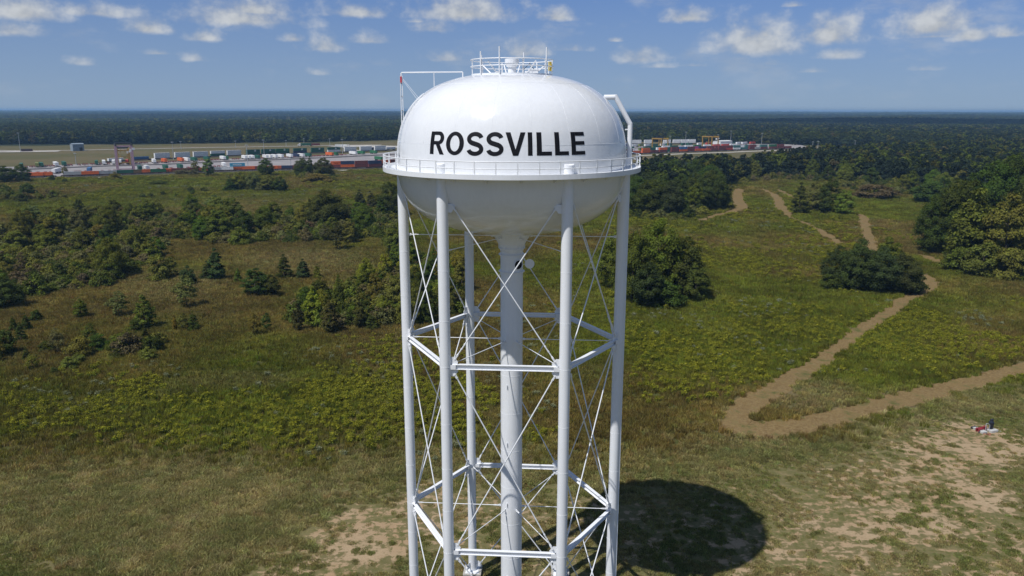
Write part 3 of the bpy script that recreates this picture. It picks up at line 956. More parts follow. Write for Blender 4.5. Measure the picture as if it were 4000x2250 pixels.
def ladder():
    """ladder hugging the shell on the left"""
    az0 = -71.0
    rails = []
    for s in (-1.15, 1.15):
        pts = [on_shell(az0 + s, 47.5 + (52.6 - 47.5) * i / 24, .16) for i in range(25)]
        mb = MB(); mb.pipe(pts, .028, 6)
        rails.append(mb)
    lad = rails[0]
    lad.v += rails[1].v and []
    o = empty('tank_ladder')
    o.parent = tower
    for mb in rails: mb.build('ladder_rail', M['steel'], o, smooth=True)
    for i in range(17):
        z = 47.6 + i * .3
        mb = MB(); mb.tube(on_shell(az0 - 1.15, z, .16), on_shell(az0 + 1.15, z, .16), .015, n=6); mb.build('rung', M['steel'], o)
    mb = MB(); p = on_shell(az0, 47.5, .14); mb.box(tuple(p), (.10, .34, .5), rz=R(az0 + 90)); mb.build('ladder_gate', M['steel'], o)
ladder()

def overflow():
    o = MB()
    y = -.3
    z0 = 52.33
    pts = [(8.2, y, z0), (8.95, y, z0 + .03)]
    o.pipe([(8.0, y, z0), (9.0, y, z0 + .02)], .22, 16)
    o.pipe([(8.93, y, z0 + .16), (10.36, y, 50.02)], .22, 16)
    o.pipe([(10.36, y, 50.16), (10.36, y, 46.42)], .22, 16)
    w = o.build('overflow_pipe', M['steel'], tower, auto=50)
    d = MB(); P = LEG[2]; d.pipe([(10.36, y, 46.40), (10.36, y, 45.2), (P.x + .48, P.y + .28, 44.4), (P.x + .48, P.y + .28, .9), (P.x + .9, P.y + .1, .45)], .15, 12)
    d.build('drain_pipe', M['steel'], tower, auto=50)
    for z in (46.9, 48.4, 49.6):
        b = MB(); b.box((10.06, y, z), (.3, .08, .10)); b.build('pipe_bracket', M['steel'], w)
overflow()

# ------------------------------------------------------------------ vegetation prototypes
def leaf_cards(C, N, size, rg, aspect=1.5):
    """quads at C with normals N; returns verts, loops"""
    n = len(C)
    up = rg.normal(size=(n, 3)); N = N / (np.linalg.norm(N, axis=1)[:, None] + 1e-9)
    U = np.cross(N, up); U /= np.linalg.norm(U, axis=1)[:, None] + 1e-9
    Vv = np.cross(N, U)
    s = (size * rg.uniform(.65, 1.35, n))[:, None]
    a, b = U * s * .5 * aspect, Vv * s * .5
    bend = N * s * .16
    V = np.stack([C - a - bend, C - b * .9, C + a - bend, C + b * .9], 1).reshape(-1, 3)
    return V, np.arange(4 * n)
def crown_mesh(name, seed, H, Rc, z0, prof, n_clump, n_leaf, leaf, clump=.27, mat=None, flat=.8, shell=.75):
    """foliage: clumps of leaves hung through an envelope whose radius at height t (0..1) is prof(t)*Rc"""
    rg = np.random.default_rng(seed)
    cen, rad = [], []
    tries = 0
    while len(cen) < n_clump and tries < 6000:
        tries += 1
        t = rg.uniform(0, 1); a = rg.uniform(0, 2 * math.pi)
        env = prof(t) * Rc
        if rg.uniform() > prof(t) * .85 + .15: continue
        q = rg.uniform(.15, 1) ** .5
        r = env * q * .84
        c = np.array([r * math.cos(a), r * math.sin(a), z0 + t * (H - z0)])
        k = Rc * clump * rg.uniform(.65, 1.25) * (.6 + .5 * prof(t))
        if any(np.linalg.norm(c - d) < .55 * (k + e) for d, e in zip(cen, rad)) and rg.uniform() < .75: continue
        cen.append(c); rad.append(k)
    cen, rad = np.array(cen), np.array(rad)
    w = rad ** 2; w /= w.sum()
    which = rg.choice(len(cen), n_leaf, p=w)
    D = rg.normal(size=(n_leaf, 3)); D /= np.linalg.norm(D, axis=1)[:, None]
    D[:, 2] = np.where(D[:, 2] < -.35, -D[:, 2], D[:, 2])
    u = rg.uniform(0, 1, n_leaf) ** (.45) * (1 - .12 * rg.normal(size=n_leaf))
    C = cen[which] + D * (rad[which] * u)[:, None] * np.array([1, 1, flat])
    C[:, 2] = np.maximum(C[:, 2], .12 * rg.uniform(0, 1, n_leaf) * H + .05)
    axis = np.stack([C[:, 0], C[:, 1], (C[:, 2] - (z0 + .35 * (H - z0)))], 1)
    axis /= np.linalg.norm(axis, axis=1)[:, None] + 1e-9
    N = D * .8 + axis * .45 + rg.normal(size=(n_leaf, 3)) * .55 + np.array([0, 0, .35])
    V, L = leaf_cards(C, N, leaf, rg)
    me = fast_mesh(name, V, L, 4, mat)
    cv = rg.uniform(0, 1, len(cen))
    lv = np.clip(.55 * cv[which] + .45 * rg.uniform(0, 1, n_leaf), 0, 1)
    a = me.attributes.new('leafvar', 'FLOAT', 'POINT')
    a.data.foreach_set('value', np.repeat(lv, 4).astype(np.float32))
    return me
def trunk_mesh(name, seed, H, Rc, z0, r):
    rg = random.Random(seed)
    mb = MB()
    pts = [(0, 0, -.3)]; x = y = 0
    for i in range(1, 6):
        x += rg.uniform(-.03, .03) * H * .4; y += rg.uniform(-.03, .03) * H * .4
        pts.append((x, y, H * .75 * i / 5))
    for i in range(5):
        mb.tube(pts[i], pts[i + 1], r * (1 - .17 * i), r * (1 - .17 * (i + 1)), 7, caps=False)
    for k in range(7):
        a = k * 2.4 + rg.uniform(-.4, .4); i = rg.choice([1, 2, 3, 4])
        p = Vector(pts[i]); L = Rc * rg.uniform(.45, .8)
        q = p + Vector((math.cos(a) * L, math.sin(a) * L, L * rg.uniform(.35, .8)))
        mb.tube(p, q, r * .42 * (1 - .12 * i), r * .1, 5, caps=False)
    return mb.mesh(name, [M['bark']], True)
P_OAK = lambda t: max(0.0, math.sin(math.pi * min(1, (.12 + .88 * t)) ** .85)) ** .55
P_MAPLE = lambda t: max(0.0, math.sin(math.pi * (.06 + .92 * t) ** .72)) ** .75
P_CONE = lambda t: (1 - t) ** .8 * min(1, .35 + t * 5) + .03
P_POP = lambda t: max(0.0, math.sin(math.pi * (.03 + .95 * t) ** .7)) ** 1.0 * .92 + .03
P_BUSH = lambda t: (1 - t ** 2.6) ** .6 * (.8 + .2 * min(1, t * 4))
# every kind is built for unit-ish size: H tall, Rc wide, then scaled
KINDS = {}
def kind(name, variants, H, Rc, z0f, prof, ncl, nleaf, leaf, clump, flat=.85, trunk=.03):
    L = []
    for v in range(variants):
        sd = hash_seed(name) + v * 17
        cm = crown_mesh('crown_' + name, sd, H, Rc, H * z0f, prof, ncl, nleaf, leaf, clump, M['leaf'], flat)
        tm = trunk_mesh('trunk_' + name, sd, H, Rc, H * z0f, H * trunk)
        L.append((cm, tm, H, Rc))
    KINDS[name] = L
def hash_seed(s):
    return sum((i + 3) * ord(c) for i, c in enumerate(s)) % 9973
kind('oak', 4, 18, 9.2, .10, P_OAK, 95, 26000, .33, .23)
kind('maple', 3, 14, 5.6, .08, P_MAPLE, 65, 15000, .29, .25)
kind('poplar', 4, 10, 3.2, .04, P_POP, 52, 8500, .24, .27, .9, .02)
kind('cedar', 3, 8, 2.9, .02, P_CONE, 70, 9000, .20, .24, .8, .025)
kind('shrub', 4, 4, 2.6, .0, P_BUSH, 36, 5500, .19, .32, .8, .03)
kind('airy', 3, 8, 3.0, .14, P_POP, 40, 2400, .23, .25, .9, .014)

OLIVE = (.172, .172, .030); DARK = (.070, .093, .016); MIDG = (.115, .148, .020); BRIGHT = (.15, .20, .026); YELLOWG = (.23, .235, .028)
BLUEG = (.064, .086, .026); BROWN = (.150, .125, .055); GREYG = (.158, .166, .054); GOLD = (.22, .165, .025); RUST = (.115, .058, .028)
rt = random.Random(5)
N_TREES = 0
def plant(k, x, y, H, Wd, col, label, group=None, name=None, cat='tree'):
    """one tree or shrub with trunk and crown; H and Wd in metres"""
    global N_TREES
    N_TREES += 1
    cm, tm, h0, r0 = rt.choice(KINDS[k])
    nm = name or {'oak': 'oak_tree', 'maple': 'broadleaf_tree', 'poplar': 'young_tree', 'cedar': 'cedar_tree', 'shrub': 'shrub', 'airy': 'sapling'}[k]
    o = empty(nm, (x, y, float(height(x, y)) - .05), rt.uniform(0, 6.28))
    o.scale = (Wd / 2 / r0, Wd / 2 / r0 * rt.uniform(.9, 1.1), H / h0)
    tag(o, label, cat if k != 'shrub' else 'shrub', group)
    j = lambda: rt.uniform(.85, 1.15)
    c = bpy.data.objects.new('crown', cm); link(c, o); c.color = (col[0] * j(), col[1] * j(), col[2] * j(), 1)
    t = bpy.data.objects.new('trunk', tm); link(t, o)
    return o
TAKEN = []
def plant_px(k, dx, dy, hpx, wpx, col, label, group=None, cat='tree'):
    x, y = G(dx, dy)
    H = metres(dx, dy, hpx) / math.cos(math.atan2(CAM[2], math.hypot(x - CAM[0], y - CAM[1])))
    Wd = metres(dx, dy, wpx)
    TAKEN.append((x, y, Wd * .32))
    return plant(k, x, y, H, Wd, col, label, group, cat=cat)

EXPLICIT = [
 # the broad clump right of the tower
 ('oak', 1545, 722, 140, 110, MIDG, 'green tree nearest the tower leg in the clump right of the tower'),
 ('oak', 1590, 752, 165, 120, MIDG, 'tall green tree at the left front of the clump right of the tower'),
 ('oak', 1652, 742, 182, 150, MIDG, 'tallest green tree crowning the clump right of the tower'),
 ('maple', 1718, 748, 150, 110, DARK, 'dark green tree on the right flank of the clump right of the tower'),
 ('maple', 1748, 756, 95, 72, MIDG, 'low rounded tree at the right end of the clump right of the tower'),
 ('maple', 1628, 768, 110, 90, (.055, .078, .02), 'lighter green tree at the front foot of the clump right of the tower'),
 ('shrub', 1680, 768, 60, 90, DARK, 'dark low shrub at the front foot of the clump right of the tower'),
 # the dark bush by the bend of the trail
 ('oak', 2105, 722, 92, 88, BLUEG, 'leftmost dark shrubby tree of the thicket beside the trail bend'),
 ('oak', 2155, 733, 116, 100, BLUEG, 'tallest dark tree of the thicket beside the trail bend'),
 ('oak', 2212, 736, 100, 105, BLUEG, 'broad dark tree in the middle of the thicket beside the trail bend'),
 ('oak', 2265, 737, 85, 92, BLUEG, 'dark rounded tree at the right of the thicket beside the trail bend'),
 ('shrub', 2296, 738, 52, 62, DARK, 'dark shrub overhanging the trail at the thicket by its bend'),
 ('maple', 2232, 700, 92, 75, MIDG, 'fresh green tree rising behind the dark thicket by the trail bend'),
 ('shrub', 2090, 728, 36, 66, DARK, 'low dark shrub at the left foot of the thicket by the trail bend'),
 # grove at the right edge
 ('oak', 2352, 636, 130, 100, DARK, 'dark leaning tree at the left end of the grove at the right edge'),
 ('oak', 2408, 640, 158, 120, DARK, 'tall dark tree near the left of the grove at the right edge'),
 ('poplar', 2440, 668, 165, 118, MIDG, 'pointed green tree in the middle of the grove at the right edge'),
 ('maple', 2522, 682, 165, 105, OLIVE, 'olive yellow tree turning colour in the grove at the right edge'),
 ('oak', 2578, 668, 190, 130, DARK, 'tall dark tree cut by the right edge of the picture'),
 ('oak', 2480, 602, 160, 130, DARK, 'dark tree behind the pointed one in the grove at the right edge'),
 ('oak', 2548, 598, 170, 130, DARK, 'dark broad tree high up at the right edge of the picture'),
 ('oak', 2395, 588, 112, 100, DARK, 'dark round tree behind the left end of the right edge grove'),
 ('shrub', 2412, 682, 52, 80, MIDG, 'green shrub spilling on the trail beside the right edge grove'),
 ('shrub', 2470, 694, 70, 90, MIDG, 'broad green shrub at the front foot of the right edge grove'),
 ('shrub', 2535, 703, 66, 80, OLIVE, 'olive shrub at the front foot of the right edge grove'),
 ('shrub', 2590, 706, 74, 80, DARK, 'dark shrub at the front foot of the grove, cut by the right edge'),
 # small clump in the upper right meadow
 ('cedar', 2010, 540, 72, 52, DARK, 'pointed dark cedar at the left of the small clump in the upper right meadow'),
 ('maple', 2045, 534, 70, 56, GREYG, 'grey green tree in the middle of the small clump in the upper right meadow'),
 ('maple', 2085, 538, 80, 62, DARK, 'dark tree of the small clump in the upper right meadow'),
 ('maple', 2122, 542, 58, 58, BRIGHT, 'bright green tree at the right of the small clump in the upper right meadow'),
 ('shrub', 2200, 498, 30, 110, (.125, .108, .052), 'brown leafless looking shrub below the woods at upper right'),
 ('shrub', 2332, 508, 46, 86, DARK, 'round dark shrub standing in front of the upper right woods'),
 ('shrub', 2400, 500, 34, 80, OLIVE, 'olive shrub in front of the upper right woods'),
 # left of the tower
 ('oak', 824, 574, 90, 116, DARK, 'large dark round oak in the brush left of the tower'),
 ('cedar', 906, 546, 66, 48, BLUEG, 'dark cedar just right of the large round oak'),
 ('cedar', 934, 540, 56, 40, BLUEG, 'second dark cedar right of the large round oak'),
 ('oak', 985, 548, 84, 78, DARK, 'dark tree close against the left tower leg under the balcony'),
 ('cedar', 960, 560, 60, 52, DARK, 'dark pointed tree between the cedars and the left tower leg'),
 ('maple', 584, 578, 78, 74, MIDG, 'green twin topped tree in the middle of the brush at left'),
 ('maple', 553, 602, 74, 76, MIDG, 'broad green tree below the twin topped one in the left brush'),
 ('maple', 614, 598, 68, 66, DARK, 'dark tree right of the twin topped one in the left brush'),
 ('shrub', 520, 560, 34, 60, RUST, 'reddish shrub beside the twin topped tree in the left brush'),
 ('airy', 848, 628, 72, 62, BLUEG, 'thin grey green tree with bare stems below the large round oak'),
 ('poplar', 880, 612, 62, 44, OLIVE, 'slim olive tree right of the thin bare stemmed one'),
 ('cedar', 545, 706, 72, 56, BLUEG, 'dark double cedar beside the sandy track at left'),
 ('cedar', 524, 706, 44, 44, BLUEG, 'low dark cedar at the left foot of the double one by the sandy track'),
 ('cedar', 716, 700, 58, 50, DARK, 'tallest cedar of the three in the clearing left of the tower'),
 ('cedar', 763, 700, 48, 52, BLUEG, 'spreading grey green cedar in the clearing left of the tower'),
 ('cedar', 799, 702, 38, 26, MIDG, 'small slim cedar at the right of the three in the clearing'),
 ('cedar', 600, 714, 36, 24, MIDG, 'little lone cedar on the sandy track at left'),
 ('shrub', 476, 720, 42, 40, BLUEG, 'round grey green shrub left of the sandy track'),
 ('maple', 644, 748, 66, 70, (.065, .095, .02), 'fresh green round tree below the sandy track'),
 ('maple', 684, 748, 52, 46, DARK, 'dark tree right of the fresh green round one'),
 ('maple', 278, 690, 56, 46, BRIGHT, 'bright green tree standing out of the left brush'),
 ('shrub', 400, 706, 54, 58, OLIVE, 'olive green shrub at the edge of the left brush'),
 ('airy', 432, 700, 48, 44, MIDG, 'loose green sapling right of the olive shrub at the brush edge'),
 ('poplar', 366, 832, 76, 56, BRIGHT, 'bright green young tree standing in the left meadow'),
 ('shrub', 345, 838, 30, 40, DARK, 'dark shrub at the foot of the bright young tree in the left meadow'),
 ('maple', 205, 802, 44, 32, MIDG, 'small round topped tree in the left meadow'),
 ('cedar', 488, 836, 44, 36, DARK, 'dark young cedar below the clearing at left'),
 ('poplar', 441, 838, 40, 13, GOLD, 'narrow yellow sapling beside the young cedar in the left meadow'),
 ('airy', 462, 836, 42, 34, OLIVE, 'olive sapling between the yellow sapling and the young cedar'),
 ('airy', 300, 800, 62, 60, GREYG, 'wispy grey green sapling in the shaded left meadow'),
 ('airy', 470, 780, 80, 70, GREYG, 'nearly bare grey sapling below the sandy track'),
 ('airy', 148, 894, 62, 40, BROWN, 'thin brownish sapling at the far left of the meadow'),
 ('cedar', 36, 838, 34, 22, DARK, 'small dark cedar close to the left edge'),
 ('cedar', 68, 836, 40, 26, DARK, 'second small dark cedar close to the left edge'),
 ('cedar', 54, 862, 40, 30, DARK, 'third small dark cedar close to the left edge, nearest'),
 ('shrub', 92, 812, 26, 30, DARK, 'little dark shrub right of the small cedars at the left edge'),
 ('oak', 12, 775, 66, 84, DARK, 'black green round tree cut by the left edge'),
 ('airy', 640, 852, 60, 44, OLIVE, 'olive sapling left of the thicket beside the tower'),
 ('airy', 672, 840, 46, 34, DARK, 'dark sapling left of the thicket beside the tower'),
 ('shrub', 305, 885, 40, 60, MIDG, 'green shrub in the lower brush of the left meadow'),
 ('shrub', 205, 900, 44, 56, OLIVE, 'olive shrub in the lower brush of the left meadow'),
 ('shrub', 250, 882, 36, 50, DARK, 'dark shrub in the lower brush of the left meadow'),
 ('shrub', 15, 896, 50, 60, DARK, 'dark shrub at the left edge in the lower brush'),
 ('airy', 230, 870, 50, 40, MIDG, 'green sapling in the lower brush of the left meadow'),
 # thicket by the tower
 ('poplar', 790, 822, 92, 54, YELLOWG, 'bright yellow green tree at the front of the thicket beside the tower'),
 ('poplar', 832, 842, 80, 54, (.10, .105, .022), 'olive yellow tree at the front foot of the thicket beside the tower'),
 ('poplar', 750, 838, 66, 40, (.08, .09, .02), 'olive tree at the left end of the thicket beside the tower'),
 ('poplar', 855, 790, 92, 36, MIDG, 'slim tall green tree rising from the thicket beside the tower'),
 ('maple', 1000, 650, 88, 84, MIDG, 'green round tree against the left tower leg'),
 ('poplar', 905, 826, 70, 40, (.10, .105, .022), 'yellowish tree at the right front of the thicket beside the tower'),
 ('cedar', 935, 828, 40, 44, DARK, 'dark low cedar at the foot of the thicket beside the tower'),
 # in front of the yard
 ('oak', 670, 443, 40, 44, DARK, 'dark tree alone in front of the container yard'),
 ('oak', 762, 446, 44, 52, DARK, 'left tree of the clump in front of the brown containers'),
 ('cedar', 781, 440, 44, 26, DARK, 'pointed tree in the clump in front of the brown containers'),
 ('oak', 814, 448, 48, 56, DARK, 'right tree of the clump in front of the brown containers'),
 ('shrub', 800, 458, 20, 90, OLIVE, 'low brush below the clump in front of the brown containers'),
 ('maple', 525, 444, 42, 34, GREYG, 'grey green tree in front of the blue container'),
 ('cedar', 580, 481, 34, 42, DARK, 'dark cedar at the left end of the thicket below the yard'),
 ('maple', 604, 479, 44, 44, OLIVE, 'olive tree in the thicket below the yard'),
 ('maple', 640, 480, 44, 46, GREYG, 'grey green tree in the thicket below the yard'),
 ('maple', 676, 480, 38, 40, OLIVE, 'second olive tree in the thicket below the yard'),
 ('maple', 704, 483, 36, 40, DARK, 'dark tree at the right end of the thicket below the yard'),
 ('oak', 14, 460, 34, 52, DARK, 'dark tree in front of the yard, cut by the left edge'),
 ('oak', 56, 458, 36, 40, DARK, 'dark round tree in front of the left end of the yard'),
 ('maple', 164, 440, 18, 16, OLIVE, 'small olive tree in front of the yard'),
 ('maple', 131, 456, 14, 13, DARK, 'small dark shrub tree on the field before the yard'),
 ('maple', 163, 460, 10, 12, DARK, 'tiny dark tree on the field before the yard'),
 ('shrub', 290, 454, 18, 30, OLIVE, 'olive shrub in front of the straddle crane'),
 ('shrub', 400, 464, 9, 56, DARK, 'long low dark shrub on the field before the yard'),
 ('shrub', 470, 440, 14, 60, BROWN, 'brownish brush along the front of the yard'),
 ('maple', 492, 434, 26, 22, OLIVE, 'olive tree against the front containers'),
 ('shrub', 640, 496, 6, 8, DARK, 'tiny dark shrub alone on the open field'),
]
for e in EXPLICIT:
    plant_px(*e)
# scattered stands: alike shrubs and trees inside an outline share a label and a group
def scatter(poly, n, choices, label, group, gap=.55, seed=1, tries=4000):
    rg = np.random.default_rng(seed)
    P = gpoly(poly)
    lo, hi = P.min(0), P.max(0)
    got = 0
    for _ in range(tries):
        if got >= n: break
        x, y = rg.uniform(lo[0], hi[0]), rg.uniform(lo[1], hi[1])
        if not inside(P, np.array([x]), np.array([y]))[0]: continue
        k, h0, h1, asp, col = choices[rg.integers(len(choices))]
        H = rg.uniform(h0, h1); Wd = H * asp * rg.uniform(.85, 1.2)
        if any((x - a) ** 2 + (y - b) ** 2 < ((Wd * .32 + r) * gap * 1.6) ** 2 for a, b, r in TAKEN): continue
        if path_clear(np.array([x]), np.array([y]))[0] < Wd * .45: continue
        TAKEN.append((x, y, Wd * .32))
        kl = {'oak': 'tree', 'maple': 'tree', 'poplar': 'slim tree', 'cedar': 'cedar', 'shrub': 'shrub', 'airy': 'sapling'}[k]
        tone = {id(OLIVE): 'olive', id(DARK): 'dark', id(MIDG): 'green', id(BRIGHT): 'bright green', id(YELLOWG): 'yellow green', id(BLUEG): 'grey green', id(BROWN): 'brown', id(GREYG): 'pale grey green', id(GOLD): 'yellow', id(RUST): 'rusty'}[id(col)]
        plant(k, x, y, H, Wd, col, f'{tone} {kl} {label}', f'{tone} {kl}s {group}')
        got += 1
scatter([(0, 585), (90, 560), (200, 545), (420, 545), (560, 545), (700, 555), (780, 560), (1000, 520), (1000, 600), (760, 612), (640, 612), (420, 622), (360, 690), (250, 735), (120, 745), (0, 760)], 150,
        [('shrub', 4, 7, 1.3, OLIVE), ('shrub', 4, 7, 1.3, GREYG), ('maple', 7, 12, .85, MIDG), ('airy', 7, 10, .7, BROWN), ('poplar', 7, 12, .7, OLIVE), ('oak', 8, 13, .9, MIDG), ('maple', 8, 13, .85, OLIVE), ('maple', 7, 12, .9, GREYG), ('shrub', 3, 6, 1.4, BROWN), ('maple', 6, 11, .8, DARK), ('shrub', 4, 6, 1.2, DARK)],
        'in the dense brush left of the tower', 'in the left brush', .36, 11, 9000)
scatter([(735, 830), (850, 835), (1000, 822), (1020, 818), (1170, 800), (1170, 690), (1010, 660), (960, 705), (890, 740), (760, 775)], 66,
        [('maple', 6, 10, .65, OLIVE), ('poplar', 6, 11, .6, MIDG), ('maple', 6, 10, .6, YELLOWG), ('maple', 6, 10, .7, DARK), ('airy', 6, 9, .6, OLIVE), ('shrub', 3, 5, 1.3, MIDG), ('cedar', 5, 8, .6, DARK)],
        'in the thicket beside the tower', 'in the thicket beside the tower', .36, 12, 9000)
scatter([(1592, 545), (1640, 552), (1700, 552), (1770, 540), (1830, 520), (1845, 488), (1855, 468), (1800, 452), (1700, 462), (1592, 464)], 60,
        [('oak', 14, 20, .9, DARK), ('oak', 13, 19, .9, DARK), ('maple', 11, 16, .8, MIDG), ('oak', 13, 18, .9, BLUEG)], 'in the grove behind the trail loop', 'in the grove behind the trail loop', .42, 13, 9000)
scatter([(1860, 462), (1960, 452), (2060, 456), (2150, 478), (2320, 490), (2420, 520), (2560, 560), (2720, 600), (2720, 450), (2400, 430), (2100, 432), (1870, 446)], 84,
        [('oak', 12, 17, .9, DARK), ('oak', 12, 17, .9, MIDG), ('maple', 10, 15, .75, MIDG), ('oak', 12, 16, .85, OLIVE), ('maple', 9, 14, .8, DARK), ('shrub', 4, 6, 1.5, BROWN)], 'in the front of the upper right woods', 'in the front of the upper right woods', .46, 14, 9000)
scatter([(0, 512), (160, 508), (165, 496), (60, 486), (0, 486)], 14, [('shrub', 4, 7, 1.2, DARK), ('cedar', 4, 8, .7, DARK), ('shrub', 3, 5, 1.3, OLIVE)], 'in the hedge row at the left edge of the field', 'in the hedge row at the left edge', .42, 15)
scatter([(300, 505), (440, 485), (560, 478), (560, 488), (420, 500), (320, 515)], 9, [('shrub', 2.5, 4.5, 1.4, DARK), ('shrub', 2.5, 4, 1.4, OLIVE)], 'scattered on the open field below the yard', 'on the open field below the yard', .5, 16)
scatter([(0, 880), (380, 850), (500, 850), (350, 930), (0, 960)], 16, [('shrub', 1.5, 3, 1.5, OLIVE), ('airy', 3, 5, .7, OLIVE), ('shrub', 1.5, 3, 1.5, DARK), ('cedar', 2, 4, .6, DARK)], 'among the weeds of the left meadow', 'among the weeds of the left meadow', .5, 17)

# ------------------------------------------------------------------ massed growth (nobody could count it): one object each
def stuff_nodes(name, coll):
    ng = bpy.data.node_groups.new(name, 'GeometryNodeTree')
    ng.interface.new_socket('Geometry', in_out='INPUT', socket_type='NodeSocketGeometry')
    ng.interface.new_socket('Geometry', in_out='OUTPUT', socket_type='NodeSocketGeometry')
    n = ng.nodes; l = ng.links
    gi, go = n.new('NodeGroupInput'), n.new('NodeGroupOutput')
    ci = n.new('GeometryNodeCollectionInfo'); ci.inputs['Collection'].default_value = coll
    ci.inputs['Separate Children'].default_value = True; ci.inputs['Reset Children'].default_value = True
    ip = n.new('GeometryNodeInstanceOnPoints'); ip.inputs['Pick Instance'].default_value = True
    def at(nm, ty):
        a = n.new('GeometryNodeInputNamedAttribute'); a.data_type = ty; a.inputs['Name'].default_value = nm
        return [o for o in a.outputs if o.enabled and o.name == 'Attribute'][0]
    l.new(gi.outputs[0], ip.inputs['Points']); l.new(ci.outputs[0], ip.inputs['Instance'])
    l.new(at('idx', 'INT'), ip.inputs['Instance Index'])
    l.new(at('rot', 'FLOAT_VECTOR'), ip.inputs['Rotation']); l.new(at('scl', 'FLOAT_VECTOR'), ip.inputs['Scale'])
    l.new(ip.outputs[0], go.inputs[0])
    return ng
def stuff(name, protos, P, scl, rot, idx, tint, label, cat):
    coll = bpy.data.collections.new(name + '_kinds')
    for i, me in enumerate(protos):
        coll.objects.link(bpy.data.objects.new(f'{name}_{i:02d}', me))
    me = bpy.data.meshes.new(name)
    me.vertices.add(len(P)); me.vertices.foreach_set('co', np.asarray(P, np.float32).ravel())
    for nm, ty, key, arr in (('scl', 'FLOAT_VECTOR', 'vector', scl), ('rot', 'FLOAT_VECTOR', 'vector', rot), ('idx', 'INT', 'value', idx)):
        a = me.attributes.new(nm, ty, 'POINT')
        a.data.foreach_set(key, np.ascontiguousarray(arr, np.int32 if ty == 'INT' else np.float32).ravel())
    a = me.attributes.new('tint', 'FLOAT_COLOR', 'POINT')
    a.data.foreach_set('color', np.concatenate([tint, np.ones((len(tint), 1))], 1).astype(np.float32).ravel())
    me.update()
    o = link(bpy.data.objects.new(name, me))
    md = o.modifiers.new('scatter', 'NODES'); md.node_group = stuff_nodes(name + '_scatter', coll)
    return tag(o, label, cat, kind='stuff')
def blades(name, seed, n, rad, h0, h1, wd, lean, mat, seg=2, heads=None):
    """a patch of upright blades; heads=(share, size, count) adds leafy plumes at the top (leafvar 1)"""
    rg = np.random.default_rng(seed)
    V, Fq, lv = [], [], []
    for _ in range(n):
        a, r = rg.uniform(0, 6.283), rad * math.sqrt(rg.uniform())
        bx, by = r * math.cos(a), r * math.sin(a)
        h = rg.uniform(h0, h1); w = wd * rg.uniform(.7, 1.4)
        t = rg.uniform(0, 6.283); ux, uy = math.cos(t) * w, math.sin(t) * w
        la = rg.uniform(0, 6.283); L = lean * h * rg.uniform(.2, 1.2); lx, ly = math.cos(la) * L, math.sin(la) * L
        b = len(V)
        V += [(bx - ux, by - uy, -.03), (bx + ux, by + uy, -.03), (bx + ux * .8 + lx * .35, by + uy * .8 + ly * .35, h * .6), (bx - ux * .8 + lx * .35, by - uy * .8 + ly * .35, h * .6),
              (bx + lx, by + ly, h), (bx + lx + .01, by + ly, h)]
        Fq += [(b, b + 1, b + 2, b + 3), (b + 3, b + 2, b + 5, b + 4)]
        lv += [rg.uniform(0, 1)] * 6
    V = np.array(V); L = np.array(Fq).ravel()
    me = fast_mesh(name, V, L, 4, mat)
    at = me.attributes.new('leafvar', 'FLOAT', 'POINT'); at.data.foreach_set('value', np.array(lv, np.float32))
    return me
def weed(name, seed, n, rad, h0, h1, mat_stem, mat_head, head, cards):
    """a clump of leafy stems with flat plumes of flower on top"""
    rg = np.random.default_rng(seed)
    C, N, S, Mi = [], [], [], []
    for _ in range(n):
        a, r = rg.uniform(0, 6.283), rad * math.sqrt(rg.uniform())
        bx, by = r * math.cos(a), r * math.sin(a); h = rg.uniform(h0, h1)
        for k in range(7):
            t = rg.uniform(.1, .9)
            C.append((bx + rg.normal() * .09, by + rg.normal() * .09, h * t)); N.append(rg.normal(size=3) + np.array([0, 0, .5])); S.append(.15); Mi.append(0)
        for k in range(cards):
            C.append((bx + rg.normal() * head, by + rg.normal() * head, h * rg.uniform(.82, 1.06))); N.append(rg.normal(size=3) * .7 + np.array([0, 0, 1.0])); S.append(.11); Mi.append(1)
    C, N, S = np.array(C), np.array(N), np.array(S)
    V, L = leaf_cards(C, N, S, rg, 1.5)
    me = fast_mesh(name, V, L, 4)
    me.materials.append(mat_stem); me.materials.append(mat_head)
    me.polygons.foreach_set('material_index', np.array(Mi, np.int32))
    at = me.attributes.new('leafvar', 'FLOAT', 'POINT'); at.data.foreach_set('value', np.repeat(rg.uniform(0, 1, len(C)), 4).astype(np.float32))
    return me
def flower_mat(name, col):
    m, t, out = new_mat(name)
    d = t.n('ShaderNodeBsdfDiffuse'); t.l(d.outputs[0], out.inputs[0])
    at = t.n('ShaderNodeAttribute', attribute_type='GEOMETRY', attribute_name='leafvar')
    c = t.vec('SCALE', col, scale=t.math('ADD', .6, t.math('MULTIPLY', at.outputs['Fac'], .7)))
    t.l(c.outputs[0], d.inputs['Color'])
    return m
M['goldenrod'] = flower_mat('goldenrod_bloom', (.23, .225, .022))
M['whiteweed'] = flower_mat('pale_weed_bloom', (.22, .235, .13))

